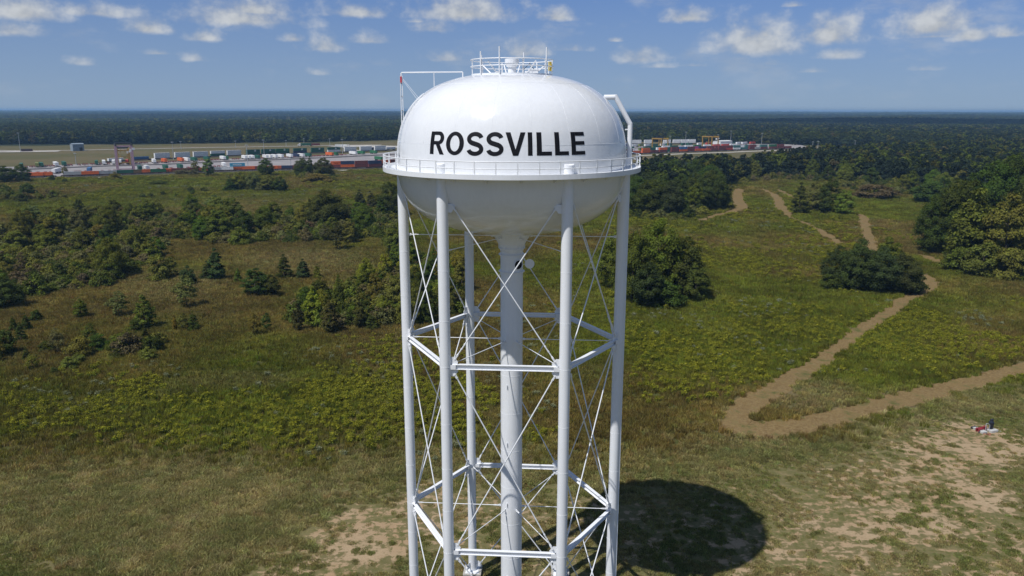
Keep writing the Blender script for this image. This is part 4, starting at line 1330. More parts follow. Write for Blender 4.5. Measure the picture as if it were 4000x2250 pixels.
def meadow_points(dens, dmin, dmax, seed, margin=.95):
    """points on the ground in a wedge before the camera; dens in plants per square metre"""
    rg = np.random.default_rng(seed)
    area = margin * (dmax ** 2 - dmin ** 2)
    n = int(area * dens)
    d = np.sqrt(rg.uniform(dmin ** 2, dmax ** 2, n)); u = rg.uniform(-margin, margin, n)
    return CAM[0] + d * u, CAM[1] + d
def build_meadow():
    rg = np.random.default_rng(77)
    grass = [blades('grass_patch', 100 + i, 75, .62, .35, .95, .030, .5, M['leaf_i']) for i in range(5)]
    short = [blades('turf_patch', 200 + i, 60, .42, .06, .22, .026, .8, M['leaf_i']) for i in range(4)]
    gold = [weed('goldenrod_clump', 300 + i, 26, .50, .7, 1.2, M['leaf_i'], M['goldenrod'], .085, 5) for i in range(4)]
    pale = [weed('pale_weed_clump', 400 + i, 20, .50, .6, 1.0, M['leaf_i'], M['whiteweed'], .12, 8) for i in range(3)]
    tall_xy, turf_xy, gold_xy, pale_xy, hay_xy = [], [], [], [], []
    hay_p = [blades('hay_patch', 500 + i, 90, .62, .18, .52, .026, 1.1, M['leaf_i']) for i in range(4)]
    for d0, d1, den, sc in ((40, 110, 2.4, .95), (110, 200, 1.7, 1.1), (200, 330, .9, 1.45), (330, 520, .36, 2.1), (520, 700, .14, 3.0)):
        x, y = meadow_points(den, d0, d1, int(d0))
        dx, dy = to_disp(x, y)
        pc = path_clear(x, y) if d0 < 500 else np.full(len(x), 9.0)
        jit = rg.normal(size=len(x)) * 20 + 50 * (fbm(x, y, .07, 3) - .5)
        pad = pad_mask(dx, dy + jit); sd = sand_mask(dx, dy)
        st = np.maximum(straw_mask(dx, dy), .62 * (pad_mask(dx, dy + 45 + jit + rg.uniform(-60, 60, len(x))) & (dx < 1900)))
        tall = (~pad) & (pc > .25 - .9 * (fbm(x, y, .8, 14) > .52))
        yard_y = np.interp(dx, [-400, -60, 230, 600, 943, 1200, 1450, 1625, 1866, 2010, 2100, 2200], [452, 450, 444, 431.5, 424, 409, 396, 389, 380, 376, 300, 300])
        tall &= (dy > yard_y + 4) | (d0 < 330)
        keep = tall & (rg.uniform(size=len(x)) < .93)
        tall_xy.append(np.stack([x, y, np.full(len(x), sc), st], 1)[keep])
        gm = fbm(x, y, .035, 9) * .62 + fbm(x, y, .16, 21) * .38
        zone = np.maximum.reduce([ell(dx, dy, 950, 1020, 560, 180, .7), .9 * ell(dx, dy, 2380, 860, 330, 130, .6), .75 * ell(dx, dy, 1750, 800, 600, 230, .6), .55 * ell(dx, dy, 1900, 600, 420, 110, .6), .62 * ell(dx, dy, 300, 1010, 420, 130, .7), .45 * ell(dx, dy, 500, 470, 700, 60, .6)])
        gk = tall & (zone > .03) & (rg.uniform(size=len(x)) > st * 1.3) & (rg.uniform(size=len(x)) < .46 * np.clip((gm + .12 * zone - .53) * 7, 0, 1) * (.35 + .65 * zone))
        gold_xy.append(np.stack([x, y, np.full(len(x), sc * .9)], 1)[gk])
        pm = fbm(x, y, .09, 31)
        pk = tall & (pm > .60) & (zone > .2) & (rg.uniform(size=len(x)) < .07) & ~gk
        pale_xy.append(np.stack([x, y, np.full(len(x), sc * .8)], 1)[pk])
    for d0, d1, den in ((40, 90, 6.0), (90, 150, 4.4), (150, 215, 1.8)):
        x, y = meadow_points(den, d0, d1, int(d0) + 900)
        dx, dy = to_disp(x, y)
        pad = pad_mask(dx, dy + rg.normal(size=len(x)) * 22 + 50 * (fbm(x, y, .07, 3) - .5)); sd = sand_mask(dx, dy); st = np.maximum(straw_mask(dx, dy), .5 * ~pad_mask(dx, dy - 60))
        pc = path_clear(x, y)
        leg_ok = np.ones(len(x), bool)
        for P in LEG: leg_ok &= np.hypot(x - P.x, y - P.y) > 1.2
        cover = .6 * fbm(x, y, .8, 5) + .4 * fbm(x, y, .16, 6)
        k = pad & (pc > -.6) & leg_ok & (cover > .26 + .42 * sd) & (rg.uniform(size=len(x)) < np.where(pc < .2, .3, 1))
        hay = k & (rg.uniform(size=len(x)) < np.clip((st - .12) * 2.2, 0, 1) * (1 - np.clip(sd * 1.3, 0, 1)))
        hay_xy.append(np.stack([x, y, np.full(len(x), 1.0), st], 1)[hay])
        turf_xy.append(np.stack([x, y, st, sd], 1)[k & ~hay])
    def build(name, A, protos, col_fn, label, cat, zs, jitter=.2):
        n = len(A)
        s = A[:, 2] if A.shape[1] > 2 and name != 'short_turf' else np.ones(n)
        s = s * rg.uniform(.75, 1.25, n)
        z = height(A[:, 0], A[:, 1])
        P = np.stack([A[:, 0], A[:, 1], z], 1)
        zsc = s ** .35 * zs * rg.uniform(.8, 1.25, n) * ((1 - .4 * np.clip(A[:, 3], 0, 1)) if name == 'meadow_grass' else 1)
        scl = np.stack([s, s, zsc], 1)
        rot = np.stack([rg.normal(size=n) * .05, rg.normal(size=n) * .05, rg.uniform(0, 6.283, n)], 1)
        tint = col_fn(A) * (1 + jitter * rg.normal(size=(n, 1)) * .8) * (1 + .06 * rg.normal(size=(n, 3)))
        stuff(name, protos, P, scl, rot, rg.integers(0, len(protos), n), np.clip(tint, .004, .9), label, cat)
        print(name, n)
    def lerp(a, b, f): return np.array(a)[None] * (1 - f[:, None]) + np.array(b)[None] * f[:, None]
    def tall_col(A):
        x, y = A[:, 0], A[:, 1]
        dxx, dyy = to_disp(x, y)
        n1 = np.clip((fbm(x, y, .022, 41) - .40) * 4.2 + .75 * ell(dxx, dyy, 200, 1120, 520, 110, .8) + .5 * ell(dxx, dyy, 620, 700, 560, 110, .7), 0, 1); n2 = np.clip((fbm(x, y, .11, 51) - .4) * 3, 0, 1)
        c = lerp((.192, .212, .027), (.250, .198, .056), n1)
        c = c * (.8 + .4 * n2[:, None])
        dry = np.clip(A[:, 3] + .9 * np.clip(fbm(x, y, .05, 61) - .6, 0, 1), 0, 1)
        return c * (1 - dry[:, None]) + np.array((.34, .285, .125)) * dry[:, None]
    def turf_col(A):
        n2 = np.clip((fbm(A[:, 0], A[:, 1], .13, 71) - .35) * 3, 0, 1)
        c = lerp((.215, .228, .068), (.335, .292, .122), n2)
        d = np.clip(A[:, 2] * .9, 0, 1)
        return c * (1 - d[:, None]) + np.array((.42, .36, .17)) * d[:, None]
    build('meadow_grass', np.concatenate(tall_xy), grass, tall_col, 'tall olive meadow grass covering the ground round the tower', 'grass', 1.0)
    build('short_turf', np.concatenate(turf_xy), short, turf_col, 'short thin turf on the sandy ground below the tower', 'grass', 1.0)
    def hay_col(A):
        n1 = np.clip((fbm(A[:, 0], A[:, 1], .06, 81) - .32) * 3, 0, 1); n2 = np.clip((fbm(A[:, 0], A[:, 1], .3, 91) - .35) * 2.6, 0, 1)
        return lerp((.215, .215, .070), (.42, .355, .155), .35 * n1 + .65 * n2)
    build('dry_grass', np.concatenate(hay_xy), hay_p, hay_col, 'pale leaning dry grass round the edge of the mown ground', 'grass', 1.0)
    build('goldenrod', np.concatenate(gold_xy), gold, lambda A: np.tile((.165, .195, .024), (len(A), 1)), 'yellow flowering goldenrod in the tall meadow', 'goldenrod', 1.0)
    build('pale_weeds', np.concatenate(pale_xy), pale, lambda A: np.tile((.17, .20, .085), (len(A), 1)), 'pale grey flowering weeds among the meadow grass', 'weeds', 1.0)
build_meadow()

def build_forest():
    rg = np.random.default_rng(123)
    def far(nm, sd, H, Rc, prof, ncl, nl, leaf): return crown_mesh(nm, sd, H, Rc, H * .1, prof, ncl, nl, leaf, .3, M['leaf_i'], .85)
    protos = [far('forest_oak', 900 + i, 16, 7.0, P_OAK, 34, 1500, 1.05) for i in range(4)] + [far('forest_maple', 920 + i, 16, 5.6, P_MAPLE, 30, 1200, 1.0) for i in range(3)] + [far('forest_pine', 940 + i, 17, 4.8, P_CONE, 30, 1100, .9) for i in range(2)]
    pts = []
    def front_of(dx): return np.interp(dx, [p[0] for p in FOREST_FRONT_L], [p[1] for p in FOREST_FRONT_L])
    for d0, d1, area, sc in ((900, 1500, 62, 1.0), (1500, 2500, 150, 1.35), (2500, 4500, 520, 2.2), (4500, 8500, 2400, 4.0), (8500, 16500, 9500, 7.5)):
        x, y = meadow_points(1 / area, d0, d1, int(d0) + 5, 1.1)
        dx, dy = to_disp(x, y)
        k = dy < front_of(dx) - 5 + 9 * fbm(x, y, .012, 33)
        clear = (fbm(x, y, .0022, 87) > .70)          # fields and gaps in the woods
        k &= (rg.uniform(size=len(x)) < .35 + .65 * np.clip((front_of(dx) - dy) / 5, 0, 1))
        k &= ~(clear & (rg.uniform(size=len(x)) < .85))
        pts.append(np.stack([x, y, np.full(len(x), sc)], 1)[k])
    # the deep woods at upper right, behind the single trees of their front
    W1 = gpoly([(1600, 505), (1800, 482), (1850, 456), (1960, 446), (2100, 450), (2300, 468), (2480, 502), (2720, 542), (3000, 560), (3000, 366), (2576, 374), (2400, 382), (2280, 392), (2160, 400), (2060, 410), (1960, 422), (1860, 434), (1740, 440), (1600, 446)])
    lo, hi = W1.min(0), W1.max(0)
    n = int((hi[0] - lo[0]) * (hi[1] - lo[1]) / 40)
    x, y = rg.uniform(lo[0], hi[0], n), rg.uniform(lo[1], hi[1], n)
    k = inside(W1, x, y)
    pts.append(np.stack([x, y, np.full(n, .84)], 1)[k])
    W2 = gpoly([(2560, 600), (2700, 640), (3050, 700), (3050, 470), (2720, 450), (2640, 560)])
    lo, hi = W2.min(0), W2.max(0)
    n = int((hi[0] - lo[0]) * (hi[1] - lo[1]) / 60)
    x, y = rg.uniform(lo[0], hi[0], n), rg.uniform(lo[1], hi[1], n)
    k = inside(W2, x, y)
    pts.append(np.stack([x, y, np.full(n, .9)], 1)[k])
    A = np.concatenate(pts)
    n = len(A)
    x, y, s = A.T
    idx = rg.integers(0, 7, n)
    pine = fbm(x, y, .0016, 99)  # patches with some pines, their crown colour darkened to stand for cloud shadow
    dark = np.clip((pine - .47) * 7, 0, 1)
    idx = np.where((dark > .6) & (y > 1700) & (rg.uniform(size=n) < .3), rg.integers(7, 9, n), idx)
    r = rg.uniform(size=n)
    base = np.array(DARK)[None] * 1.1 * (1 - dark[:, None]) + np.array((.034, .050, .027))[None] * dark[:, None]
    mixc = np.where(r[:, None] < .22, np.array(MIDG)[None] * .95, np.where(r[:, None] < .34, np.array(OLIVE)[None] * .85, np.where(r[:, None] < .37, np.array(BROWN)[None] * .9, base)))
    shade_band = np.clip(.45 + 1.1 * fbm(x * .35, y, .0011, 61), .5, 1.35)[:, None]  # bands of cloud shadow across the distance, put into the crown tint
    tint = mixc * .74 * np.where(y[:, None] > 1300, shade_band, 1.0) * (1 + .22 * rg.normal(size=(n, 1)))
    hs = (s ** .2) * rg.uniform(.75, 1.22, n)
    P = np.stack([x, y, height(x, y) - .3], 1)
    rot = np.stack([np.zeros(n), np.zeros(n), rg.uniform(0, 6.28, n)], 1)
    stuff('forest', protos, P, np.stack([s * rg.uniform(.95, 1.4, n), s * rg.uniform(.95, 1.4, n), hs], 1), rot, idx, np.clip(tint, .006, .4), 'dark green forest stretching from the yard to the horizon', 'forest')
    print('forest', n, 'trees', N_TREES)
build_forest()

def build_undergrowth():
    """the tangle of low growth between the trees of the thickets"""
    rg = np.random.default_rng(321)
    protos = [crown_mesh('tangle', 700 + i, 3.0, 2.4, 0, P_BUSH, 26, 1500, .24, .34, M['leaf_i'], .8) for i in range(4)]
    pts = []
    for poly, per in (([(0, 590), (90, 565), (200, 550), (420, 550), (560, 552), (700, 560), (1000, 525), (1000, 600), (760, 610), (640, 608), (420, 618), (350, 690), (240, 730), (120, 740), (0, 755)], 11),
                      ([(735, 828), (850, 832), (1000, 820), (1170, 795), (1170, 680), (1010, 650), (960, 700), (890, 735), (765, 780)], 9),
                      ([(1590, 548), (1640, 556), (1700, 556), (1770, 545), (1832, 522), (1848, 488), (1850, 470), (1600, 480)], 14),
                      ([(1860, 464), (1960, 454), (2060, 458), (2150, 482), (2320, 496), (2420, 525), (2560, 565), (2560, 545), (2330, 478), (2100, 440), (1870, 450)], 16),
                      ([(2330, 640), (2400, 676), (2450, 694), (2600, 702), (2700, 690), (2700, 600), (2420, 560), (2340, 600)], 10),
                      ([(0, 508), (160, 504), (160, 494), (0, 484)], 16), ([(570, 480), (715, 482), (715, 470), (575, 468)], 14), ([(740, 450), (840, 458), (840, 444), (745, 440)], 16),
                      ([(0, 900), (350, 860), (500, 850), (430, 880), (200, 930), (0, 950)], 40)):
        P = gpoly(poly); lo, hi = P.min(0), P.max(0)
        n = int((hi[0] - lo[0]) * (hi[1] - lo[1]) / per)
        x, y = rg.uniform(lo[0], hi[0], n), rg.uniform(lo[1], hi[1], n)
        k = inside(P, x, y) & (fbm(x, y, .05, 15) > .36)
        k &= path_clear(x, y) > 2.0
        pts.append(np.stack([x, y], 1)[k])
    A = np.concatenate(pts); n = len(A); x, y = A.T
    pal = np.array([OLIVE, GREYG, MIDG, DARK, BROWN, OLIVE, DARK])
    tint = pal[rg.integers(0, len(pal), n)] * (1 + .15 * rg.normal(size=(n, 1)))
    s = rg.uniform(.65, 1.6, n)
    stuff('undergrowth', protos, np.stack([x, y, height(x, y) - .1], 1), np.stack([s, s, s * rg.uniform(.6, 1.3, n)], 1), np.stack([0 * s, 0 * s, rg.uniform(0, 6.28, n)], 1), rg.integers(0, 4, n), np.clip(tint, .01, .4), 'tangled low brush filling the thickets', 'brush')
    print('undergrowth', n)
build_undergrowth()

# ------------------------------------------------------------------ fair-weather clouds overhead, above the frame: they shade the plain as in the photograph
def cloud_mat():
    m, t, out = new_mat('cloud_vapour')
    d = t.n('ShaderNodeBsdfDiffuse'); d.inputs['Color'].default_value = (.9, .9, .92, 1)
    tr = t.n('ShaderNodeBsdfTranslucent'); tr.inputs['Color'].default_value = (.9, .92, .95, 1)
    mx = t.n('ShaderNodeMixShader'); mx.inputs[0].default_value = .4
    t.l(d.outputs[0], mx.inputs[1]); t.l(tr.outputs[0], mx.inputs[2]); t.l(mx.outputs[0], out.inputs[0])
    return m
M['cloud'] = cloud_mat()
def ball(n=10, m=14):
    V = [(math.sin(math.pi * i / n) * math.cos(2 * math.pi * j / m), math.sin(math.pi * i / n) * math.sin(2 * math.pi * j / m), math.cos(math.pi * i / n)) for i in range(n + 1) for j in range(m)]
    F = [(i * m + j, (i + 1) * m + j, (i + 1) * m + (j + 1) % m, i * m + (j + 1) % m) for i in range(n) for j in range(m)]
    return V, F
def cumulus(dx, dy, rx, ry, alt, label, seed):
    """dx, dy: where the middle of its shadow falls"""
    rg = random.Random(seed); gx, gy = G(dx, dy)
    cx, cy = gx + SUN_DIR.x / SUN_DIR.z * alt, gy + SUN_DIR.y / SUN_DIR.z * alt
    mb = MB(); BV, BF = ball()
    n = 170
    for k in range(n):
        a, q = rg.uniform(0, 6.28), math.sqrt(rg.uniform(0, 1))
        x, y = rx * q * math.cos(a) * .85, ry * q * math.sin(a) * .85
        r = min(rx, ry) * rg.uniform(.16, .34) * (1.2 - .55 * q)
        z = r * .5 + min(rx, ry) * .35 * (1 - q) * rg.uniform(.2, 1)
        mb.add([(x + r * v[0], y + r * v[1], max(0.0, z + r * v[2] * .8)) for v in BV], BF)
    o = mb.build('cumulus_cloud', M['cloud'], None, smooth=True); o.location = (cx, cy, alt)
    tag(o, label, 'cloud', kind='stuff')
cumulus(2330, 318, 1250, 520, 1300, 'broad cumulus cloud shading the far woods at right', 1)
cumulus(1760, 312, 700, 330, 1300, 'cumulus cloud shading the far woods behind the tower', 2)
cumulus(760, 294, 1900, 900, 1300, 'cumulus cloud shading the distant woods at left', 3)

# ------------------------------------------------------------------ the rail yard
_ones = ['', 'first', 'second', 'third', 'fourth', 'fifth', 'sixth', 'seventh', 'eighth', 'ninth', 'tenth', 'eleventh', 'twelfth', 'thirteenth', 'fourteenth', 'fifteenth', 'sixteenth', 'seventeenth', 'eighteenth', 'nineteenth', 'twentieth']
ORD = _ones[1:] + ['twenty-' + w for w in _ones[1:10]] + ['thirtieth'] + ['thirty-' + w for w in _ones[1:10]] + ['fortieth'] + ['forty-' + w for w in _ones[1:10]] + ['fiftieth']
M['paintc'] = plain('container_paint', (1, 1, 1), 0.55, vary=.22, scale=.8, objcol=True)
M['tyre'] = plain('tyre_rubber', (.015, .015, .015), .9)
M['chassis_red'] = plain('chassis_red', (.26, .05, .04), .6, vary=.3)
M['yard'] = plain('yard_concrete', (.29, .268, .262), .9, vary=.2, scale=.06)
M['ballast'] = plain('rail_ballast', (.062, .054, .052), .95, vary=.4, scale=.3)
M['rail'] = plain('rail_steel', (.10, .085, .075), .5, metal=.3)
M['pale_road'] = plain('pale_concrete_road', (.46, .43, .38), .9, vary=.2, scale=.05)
M['shed_blue'] = plain('shed_cladding', (.25, .30, .34), .5, vary=.15, scale=.6)
M['shed_white'] = plain('white_cladding', (.72, .72, .70), .5, vary=.1, scale=.6)
M['pole'] = plain('galvanised_steel', (.42, .44, .45), .5, metal=.2)
M['yellow'] = plain('crane_yellow', (.36, .21, .03), .5, vary=.2)
M['mauve'] = plain('crane_faded_red', (.42, .27, .32), .55, vary=.25)
M['whitec'] = plain('crane_white', (.7, .7, .7), .5)
M['glass'] = plain('cab_glass', (.02, .03, .035), .12)
M['text_white'] = plain('white_lettering', (.8, .8, .8), .6, vary=0)
COLS = {'orange': (.72, .15, .03), 'brown': (.19, .045, .04), 'navy': (.03, .045, .105), 'blue': (.06, .17, .36), 'light blue': (.07, .34, .50), 'dark green': (.022, .12, .07), 'green': (.03, .16, .06),
        'white': (.86, .86, .84), 'grey': (.42, .43, .43), 'teal': (.07, .19, .17), 'red': (.58, .07, .045), 'olive': (.20, .23, .06), 'pink': (.45, .06, .22), 'dark brown': (.05, .025, .025)}

def smooth_line(ctrl):
    """ctrl: display points of the ground line of a row; returns f(display x) -> (x, y, heading)"""
    cx = np.array([c[0] for c in ctrl], float); cyy = np.array([c[1] for c in ctrl], float)
    def f(dx):
        dy = np.interp(dx, cx, cyy)
        dy0, dy1 = np.interp(dx - 90, cx, cyy), np.interp(dx + 90, cx, cyy)
        # carry the end slopes on
        if dx - 90 < cx[0]: dy0 = cyy[0] + (dx - 90 - cx[0]) * (cyy[1] - cyy[0]) / (cx[1] - cx[0])
        if dx + 90 > cx[-1]: dy1 = cyy[-1] + (dx + 90 - cx[-1]) * (cyy[-1] - cyy[-2]) / (cx[-1] - cx[-2])
        x, y = G(dx, dy); a, b = G(dx - 90, dy0), G(dx + 90, dy1)
        return x, y, math.atan2(b[1] - a[1], b[0] - a[0])
    return f
FRONT = smooth_line([(-60, 449), (60, 447.5), (230, 443), (426, 436), (600, 430.5), (780, 426.5), (943, 423), (1200, 408), (1450, 394.5), (1625, 387), (1695, 384), (1796, 381), (1866, 378), (1962, 375.5), (2010, 374)])
CHASS = smooth_line([(-60, 442), (140, 438), (280, 434), (420, 428), (560, 422), (720, 417), (960, 405), (1200, 394), (1450, 384), (1625, 379), (1800, 374), (1950, 369)])
TRAIL = smooth_line([(-60, 427), (60, 423.5), (240, 416), (400, 411.5), (560, 404), (680, 400), (780, 396), (950, 388), (1200, 379), (1450, 373), (1600, 371), (1800, 366), (1900, 364)])
FARR = smooth_line([(250, 410), (380, 402), (500, 397), (640, 391), (760, 387), (860, 384), (960, 380), (1200, 371.5), (1450, 366), (1600, 363.5), (1760, 361.5)])
def poly_sheet(name, pts, mat, lift):
    me = mesh_from(name, [(p[0], p[1], float(height(*p)) + lift) for p in pts], [tuple(range(len(pts)))], [mat])
    return tag(link(bpy.data.objects.new(name, me)), kind='structure')
def band(name, f, d0, d1, w0, w1, mat, lift, step=24):
    """a strip along a row, between offsets w0 and w1 metres behind it"""
    V, F = [], []
    ds = np.arange(d0, d1 + 1, step)
    for i, dx in enumerate(ds):
        x, y, a = f(dx)
        n = (-math.sin(a), math.cos(a))
        for w in (w0, w1):
            V.append((x + n[0] * w, y + n[1] * w, float(height(x + n[0] * w, y + n[1] * w)) + lift))
        if i: F.append((2 * i - 2, 2 * i, 2 * i + 1, 2 * i - 1))
    me = mesh_from(name, V, F, [mat])
    return tag(link(bpy.data.objects.new(name, me)), kind='structure')
# the paved apron between the front row and the far train
V, F = [], []
ds = list(range(-200, 2041, 40))
for i, dx in enumerate(ds):
    a = FRONT(dx); b = FARR(max(250, min(dx, 1760)) if dx > 250 else 250)
    n = (-math.sin(a[2]), math.cos(a[2]))
    p0 = (a[0] - n[0] * 4, a[1] - n[1] * 4)
    tr = TRAIL(dx); n2 = (-math.sin(tr[2]), math.cos(tr[2]))
    p1 = (tr[0] + n2[0] * 26, tr[1] + n2[1] * 26)
    for t in (0, .5, 1):
        q = (p0[0] * (1 - t) + p1[0] * t, p0[1] * (1 - t) + p1[1] * t)
        V.append((q[0], q[1], float(height(*q)) + .15))
    if i:
        for k in (0, 1): F.append((3 * i - 3 + k, 3 * i + k, 3 * i + 1 + k, 3 * i - 2 + k))
tag(link(bpy.data.objects.new('yard_pavement', mesh_from('yard_pavement', V, F, [M['yard']]))), kind='structure')
band('rail_track', FRONT, -200, 2040, -3, 5, M['ballast'], .25)
band('rail_track', TRAIL, -200, 1900, -26, -10, M['ballast'], .26)
band('rail_track', FARR, 250, 1780, -4, 5, M['ballast'], .25)
band('access_road', FRONT, -100, 960, -22, -14, M['pale_road'], .10)
band('access_road', FRONT, 1560, 2080, -30, -19, M['pale_road'], .10)
def lane(name, pts, hw, mat, lift):
    P, w = resample(pts, [hw] * len(pts), 25)
    return tag(strip(name, P, w, mat, lift, (-1, 1), 0.0), kind='structure')
lane('perimeter_road', [(-60, 378), (60, 380), (150, 379), (260, 377), (400, 374), (560, 371), (720, 368.5), (860, 366), (960, 364.5)], 5, M['pale_road'], .3)
lane('gravel_lot', [(-60, 383), (40, 382), (150, 380.5)], 14, M['pale_road'], .34)
lane('gravel_lot', [(870, 367), (930, 368), (1000, 370), (1100, 369)], 26, M['pale_road'], .34)
lane('ramp_road', [(830, 368), (868, 371), (880, 376), (900, 380)], 5, M['pale_road'], .4)
lane('perimeter_road', [(1950, 364.5), (2060, 362.5), (2120, 361.5), (2190, 362.5), (2220, 364)], 5, M['pale_road'], .3)
lane('perimeter_road', [(2030, 377), (2090, 373.5), (2150, 372.5), (2175, 372)], 3.5, M['pale_road'], .3)

def container_mesh(name, L, H, Wd=2.5):
    mb = MB()
    mb.box((0, 0, H / 2), (L - .12, Wd - .16, H - .16))
    n = 18
    for s in (-1, 1):                       # corrugated sides: ribs standing proud of the panel
        for i in range(n):
            mb.box((-L / 2 + .45 + (L - .9) * (i + .5) / n, s * (Wd / 2 - .05), H / 2), ((L - .9) / n * .5, .06, H - .36))
        for z in (.1, H - .1): mb.box((0, s * (Wd / 2 - .04), z), (L, .10, .16))
        for e in (-1, 1): mb.box((e * (L / 2 - .08), s * (Wd / 2 - .08), H / 2), (.17, .17, H))
    for e in (-1, 1):
        mb.box((e * (L / 2 - .05), 0, .1), (.12, Wd - .3, .16)); mb.box((e * (L / 2 - .05), 0, H - .1), (.12, Wd - .3, .16))
    for k in (-.75, -.25, .25, .75): mb.tube((L / 2 + .01, k, .2), (L / 2 + .01, k, H - .2), .04, n=5)   # door lock bars
    for i in range(6): mb.box((-L / 2 + L * (i + .5) / 6, 0, H - .06), (L / 6 * .6, Wd - .4, .04))
    return mb.mesh(name, [M['paintc']])
CM = {12: container_mesh('container_body', 12.2, 2.9), 16: container_mesh('container_body', 16.1, 2.9)}
def trailer_mesh():
    mb = MB()
    mb.box((0, 0, 2.62), (16.1, 2.55, 2.85), 0)
    for s in (-1, 1):
        for i in range(13): mb.box((-7.6 + i * 1.27, s * 1.29, 2.62), (.09, .05, 2.7), 0)
    mb.box((0, 0, 1.08), (15.6, 1.1, .22), 1)
    for ax in (5.2, 6.5):
        for s in (-1, 1): mb.tube((ax, s * .75, .52), (ax, s * 1.25, .52), .52, n=12, mi=1)
        mb.tube((ax, -1, .52), (ax, 1, .52), .1, n=6, mi=1)
    for s in (-1, 1):
        mb.box((-4.6, s * .7, .55), (.16, .16, 1.1), 1); mb.box((-4.6, s * .7, .03), (.4, .3, .06), 1)
    mb.box((7.7, 0, .62), (.1, 2.3, .12), 1)
    return mb.mesh('trailer_body', [M['paintc'], M['tyre']])
def chassis_mesh():
    mb = MB()
    for s in (-1, 1):
        mb.box((0, s * .45, 1.15), (12.2, .16, .34), 0); mb.box((-4.2, s * .7, .55), (.16, .16, 1.1), 0)
    for i in (-6, -3, 0, 3, 6): mb.box((i * 1.0, 0, 1.2), (.2, 2.4 if abs(i) == 6 else .9, .24), 0)
    for ax in (3.9, 5.2):
        for s in (-1, 1): mb.tube((ax, s * .75, .52), (ax, s * 1.2, .52), .52, n=12, mi=1)
        mb.tube((ax, -1, .52), (ax, 1, .52), .1, n=6, mi=1)
    return mb.mesh('chassis_frame', [M['chassis_red'], M['tyre']])
TM, HM = trailer_mesh(), chassis_mesh()
CANDS = []     # (display x, kind words, where, object) for the ordinals
def put(name, me, x, y, z, a, col=None):
    o = bpy.data.objects.new(name, me); link(o)
    o.location = (x, y, float(height(x, y)) + z); o.rotation_euler = (0, 0, a)
    if col: o.color = (*COLS[col], 1)
    return o
def row_box(f, items, where, back=0.0, z0=1.1, L=12, cat='container'):
    """items: (display x of the middle, colour bottom, colour top or None)"""
    for it in items:
        dx, lo = it[0], it[1]; up = it[2] if len(it) > 2 else None
        x, y, a = f(dx); n = (-math.sin(a), math.cos(a)); x += n[0] * back; y += n[1] * back
        o = put('shipping_container', CM[L], x, y, z0, a, lo)
        CANDS.append((dx, f'{lo} shipping container', ('under another, ' if up else '') + where, o, 'shipping containers ' + where))
        if up:
            o2 = put('shipping_container', CM[L], x + .1, y, z0 + 2.92, a, up)
            CANDS.append((dx, f'{up} shipping container', 'atop another, ' + where, o2, 'shipping containers ' + where))
            LAST[(round(dx), where)] = o2
        LAST[(round(dx), where, 0)] = o
        w = WELL.get(L)
        if z0 > .8:
            c = put('well_car', w, x, y, .25, a)
            CANDS.append((dx, 'low railway well car', where, c, 'well cars ' + where))
LAST = {}
def well_mesh(L):
    mb = MB()
    for s in (-1, 1): mb.box((0, s * 1.3, .95), (L + .6, .12, .75))
    mb.box((0, 0, .55), (L + .6, 2.3, .12))
    for e in (-1, 1):
        mb.box((e * (L / 2 + 1.1), 0, .95), (1.6, 2.4, .2)); mb.box((e * (L / 2 + 1.2), 0, .62), (2.0, .3, .3))
        for ax in (-.8, .8):
            for s in (-1, 1): mb.tube((e * (L / 2 + 1.2) + ax, s * .68, .42), (e * (L / 2 + 1.2) + ax, s * .80, .42), .42, n=10)
    return mb.mesh('well_car_body', [M['darkrail']])
M['darkrail'] = plain('railcar_brown', (.055, .028, .024), .7, vary=.3)
WELL = {12: well_mesh(12.2), 16: well_mesh(16.1)}
NL, NR = 'near yard row left of tower', 'near yard row right of tower'
row_box(FRONT, [(88, 'orange'), (111, 'orange'), (184, 'grey'), (206, 'grey'), (228, 'orange'), (252, 'grey'), (273, 'grey'), (312, 'dark green'), (337, 'dark green'), (358, 'orange'), (377, 'green'), (398, 'green'), (426, 'orange'), (452, 'brown'), (480, 'brown'), (505, 'orange'), (536, 'grey'), (568, 'white'),
                 (598, 'orange', 'light blue'), (629, 'orange'), (660, 'brown'), (690, 'orange'), (718, 'navy'), (748, 'brown'), (776, 'navy'), (804, 'brown'), (832, 'brown'), (850, 'brown', 'orange'), (874, 'orange', 'navy'), (910, 'brown', 'brown'), (943, 'brown', 'navy'), (966, 'brown', 'orange'), (992, 'navy', 'brown')], NL)
row_box(FRONT, [(1580, 'brown', 'brown'), (1601, 'orange'), (1624, 'orange', 'orange'), (1646, 'brown'), (1667, 'brown', 'orange'), (1697, 'brown', 'brown'), (1718, 'orange', 'blue'), (1737, 'brown', 'brown'), (1756, 'orange'), (1775, 'orange'), (1796, 'brown'), (1815, 'brown', 'brown'), (1833, 'red', 'brown'), (1852, 'white', 'teal'), (1871, 'teal'),
                 (1892, 'brown', 'brown'), (1906, 'grey'), (1920, 'brown', 'teal'), (1943, 'brown', 'green'), (1962, 'brown', 'brown'), (1981, 'brown')], NR)
SL, SR = 'second yard row left of tower', 'second yard row right of tower'
row_box(FRONT, [(828, 'orange'), (846, 'white'), (866, 'white'), (884, 'orange'), (905, 'white'), (926, 'brown', 'white'), (962, 'orange')], SL, 13, .2)
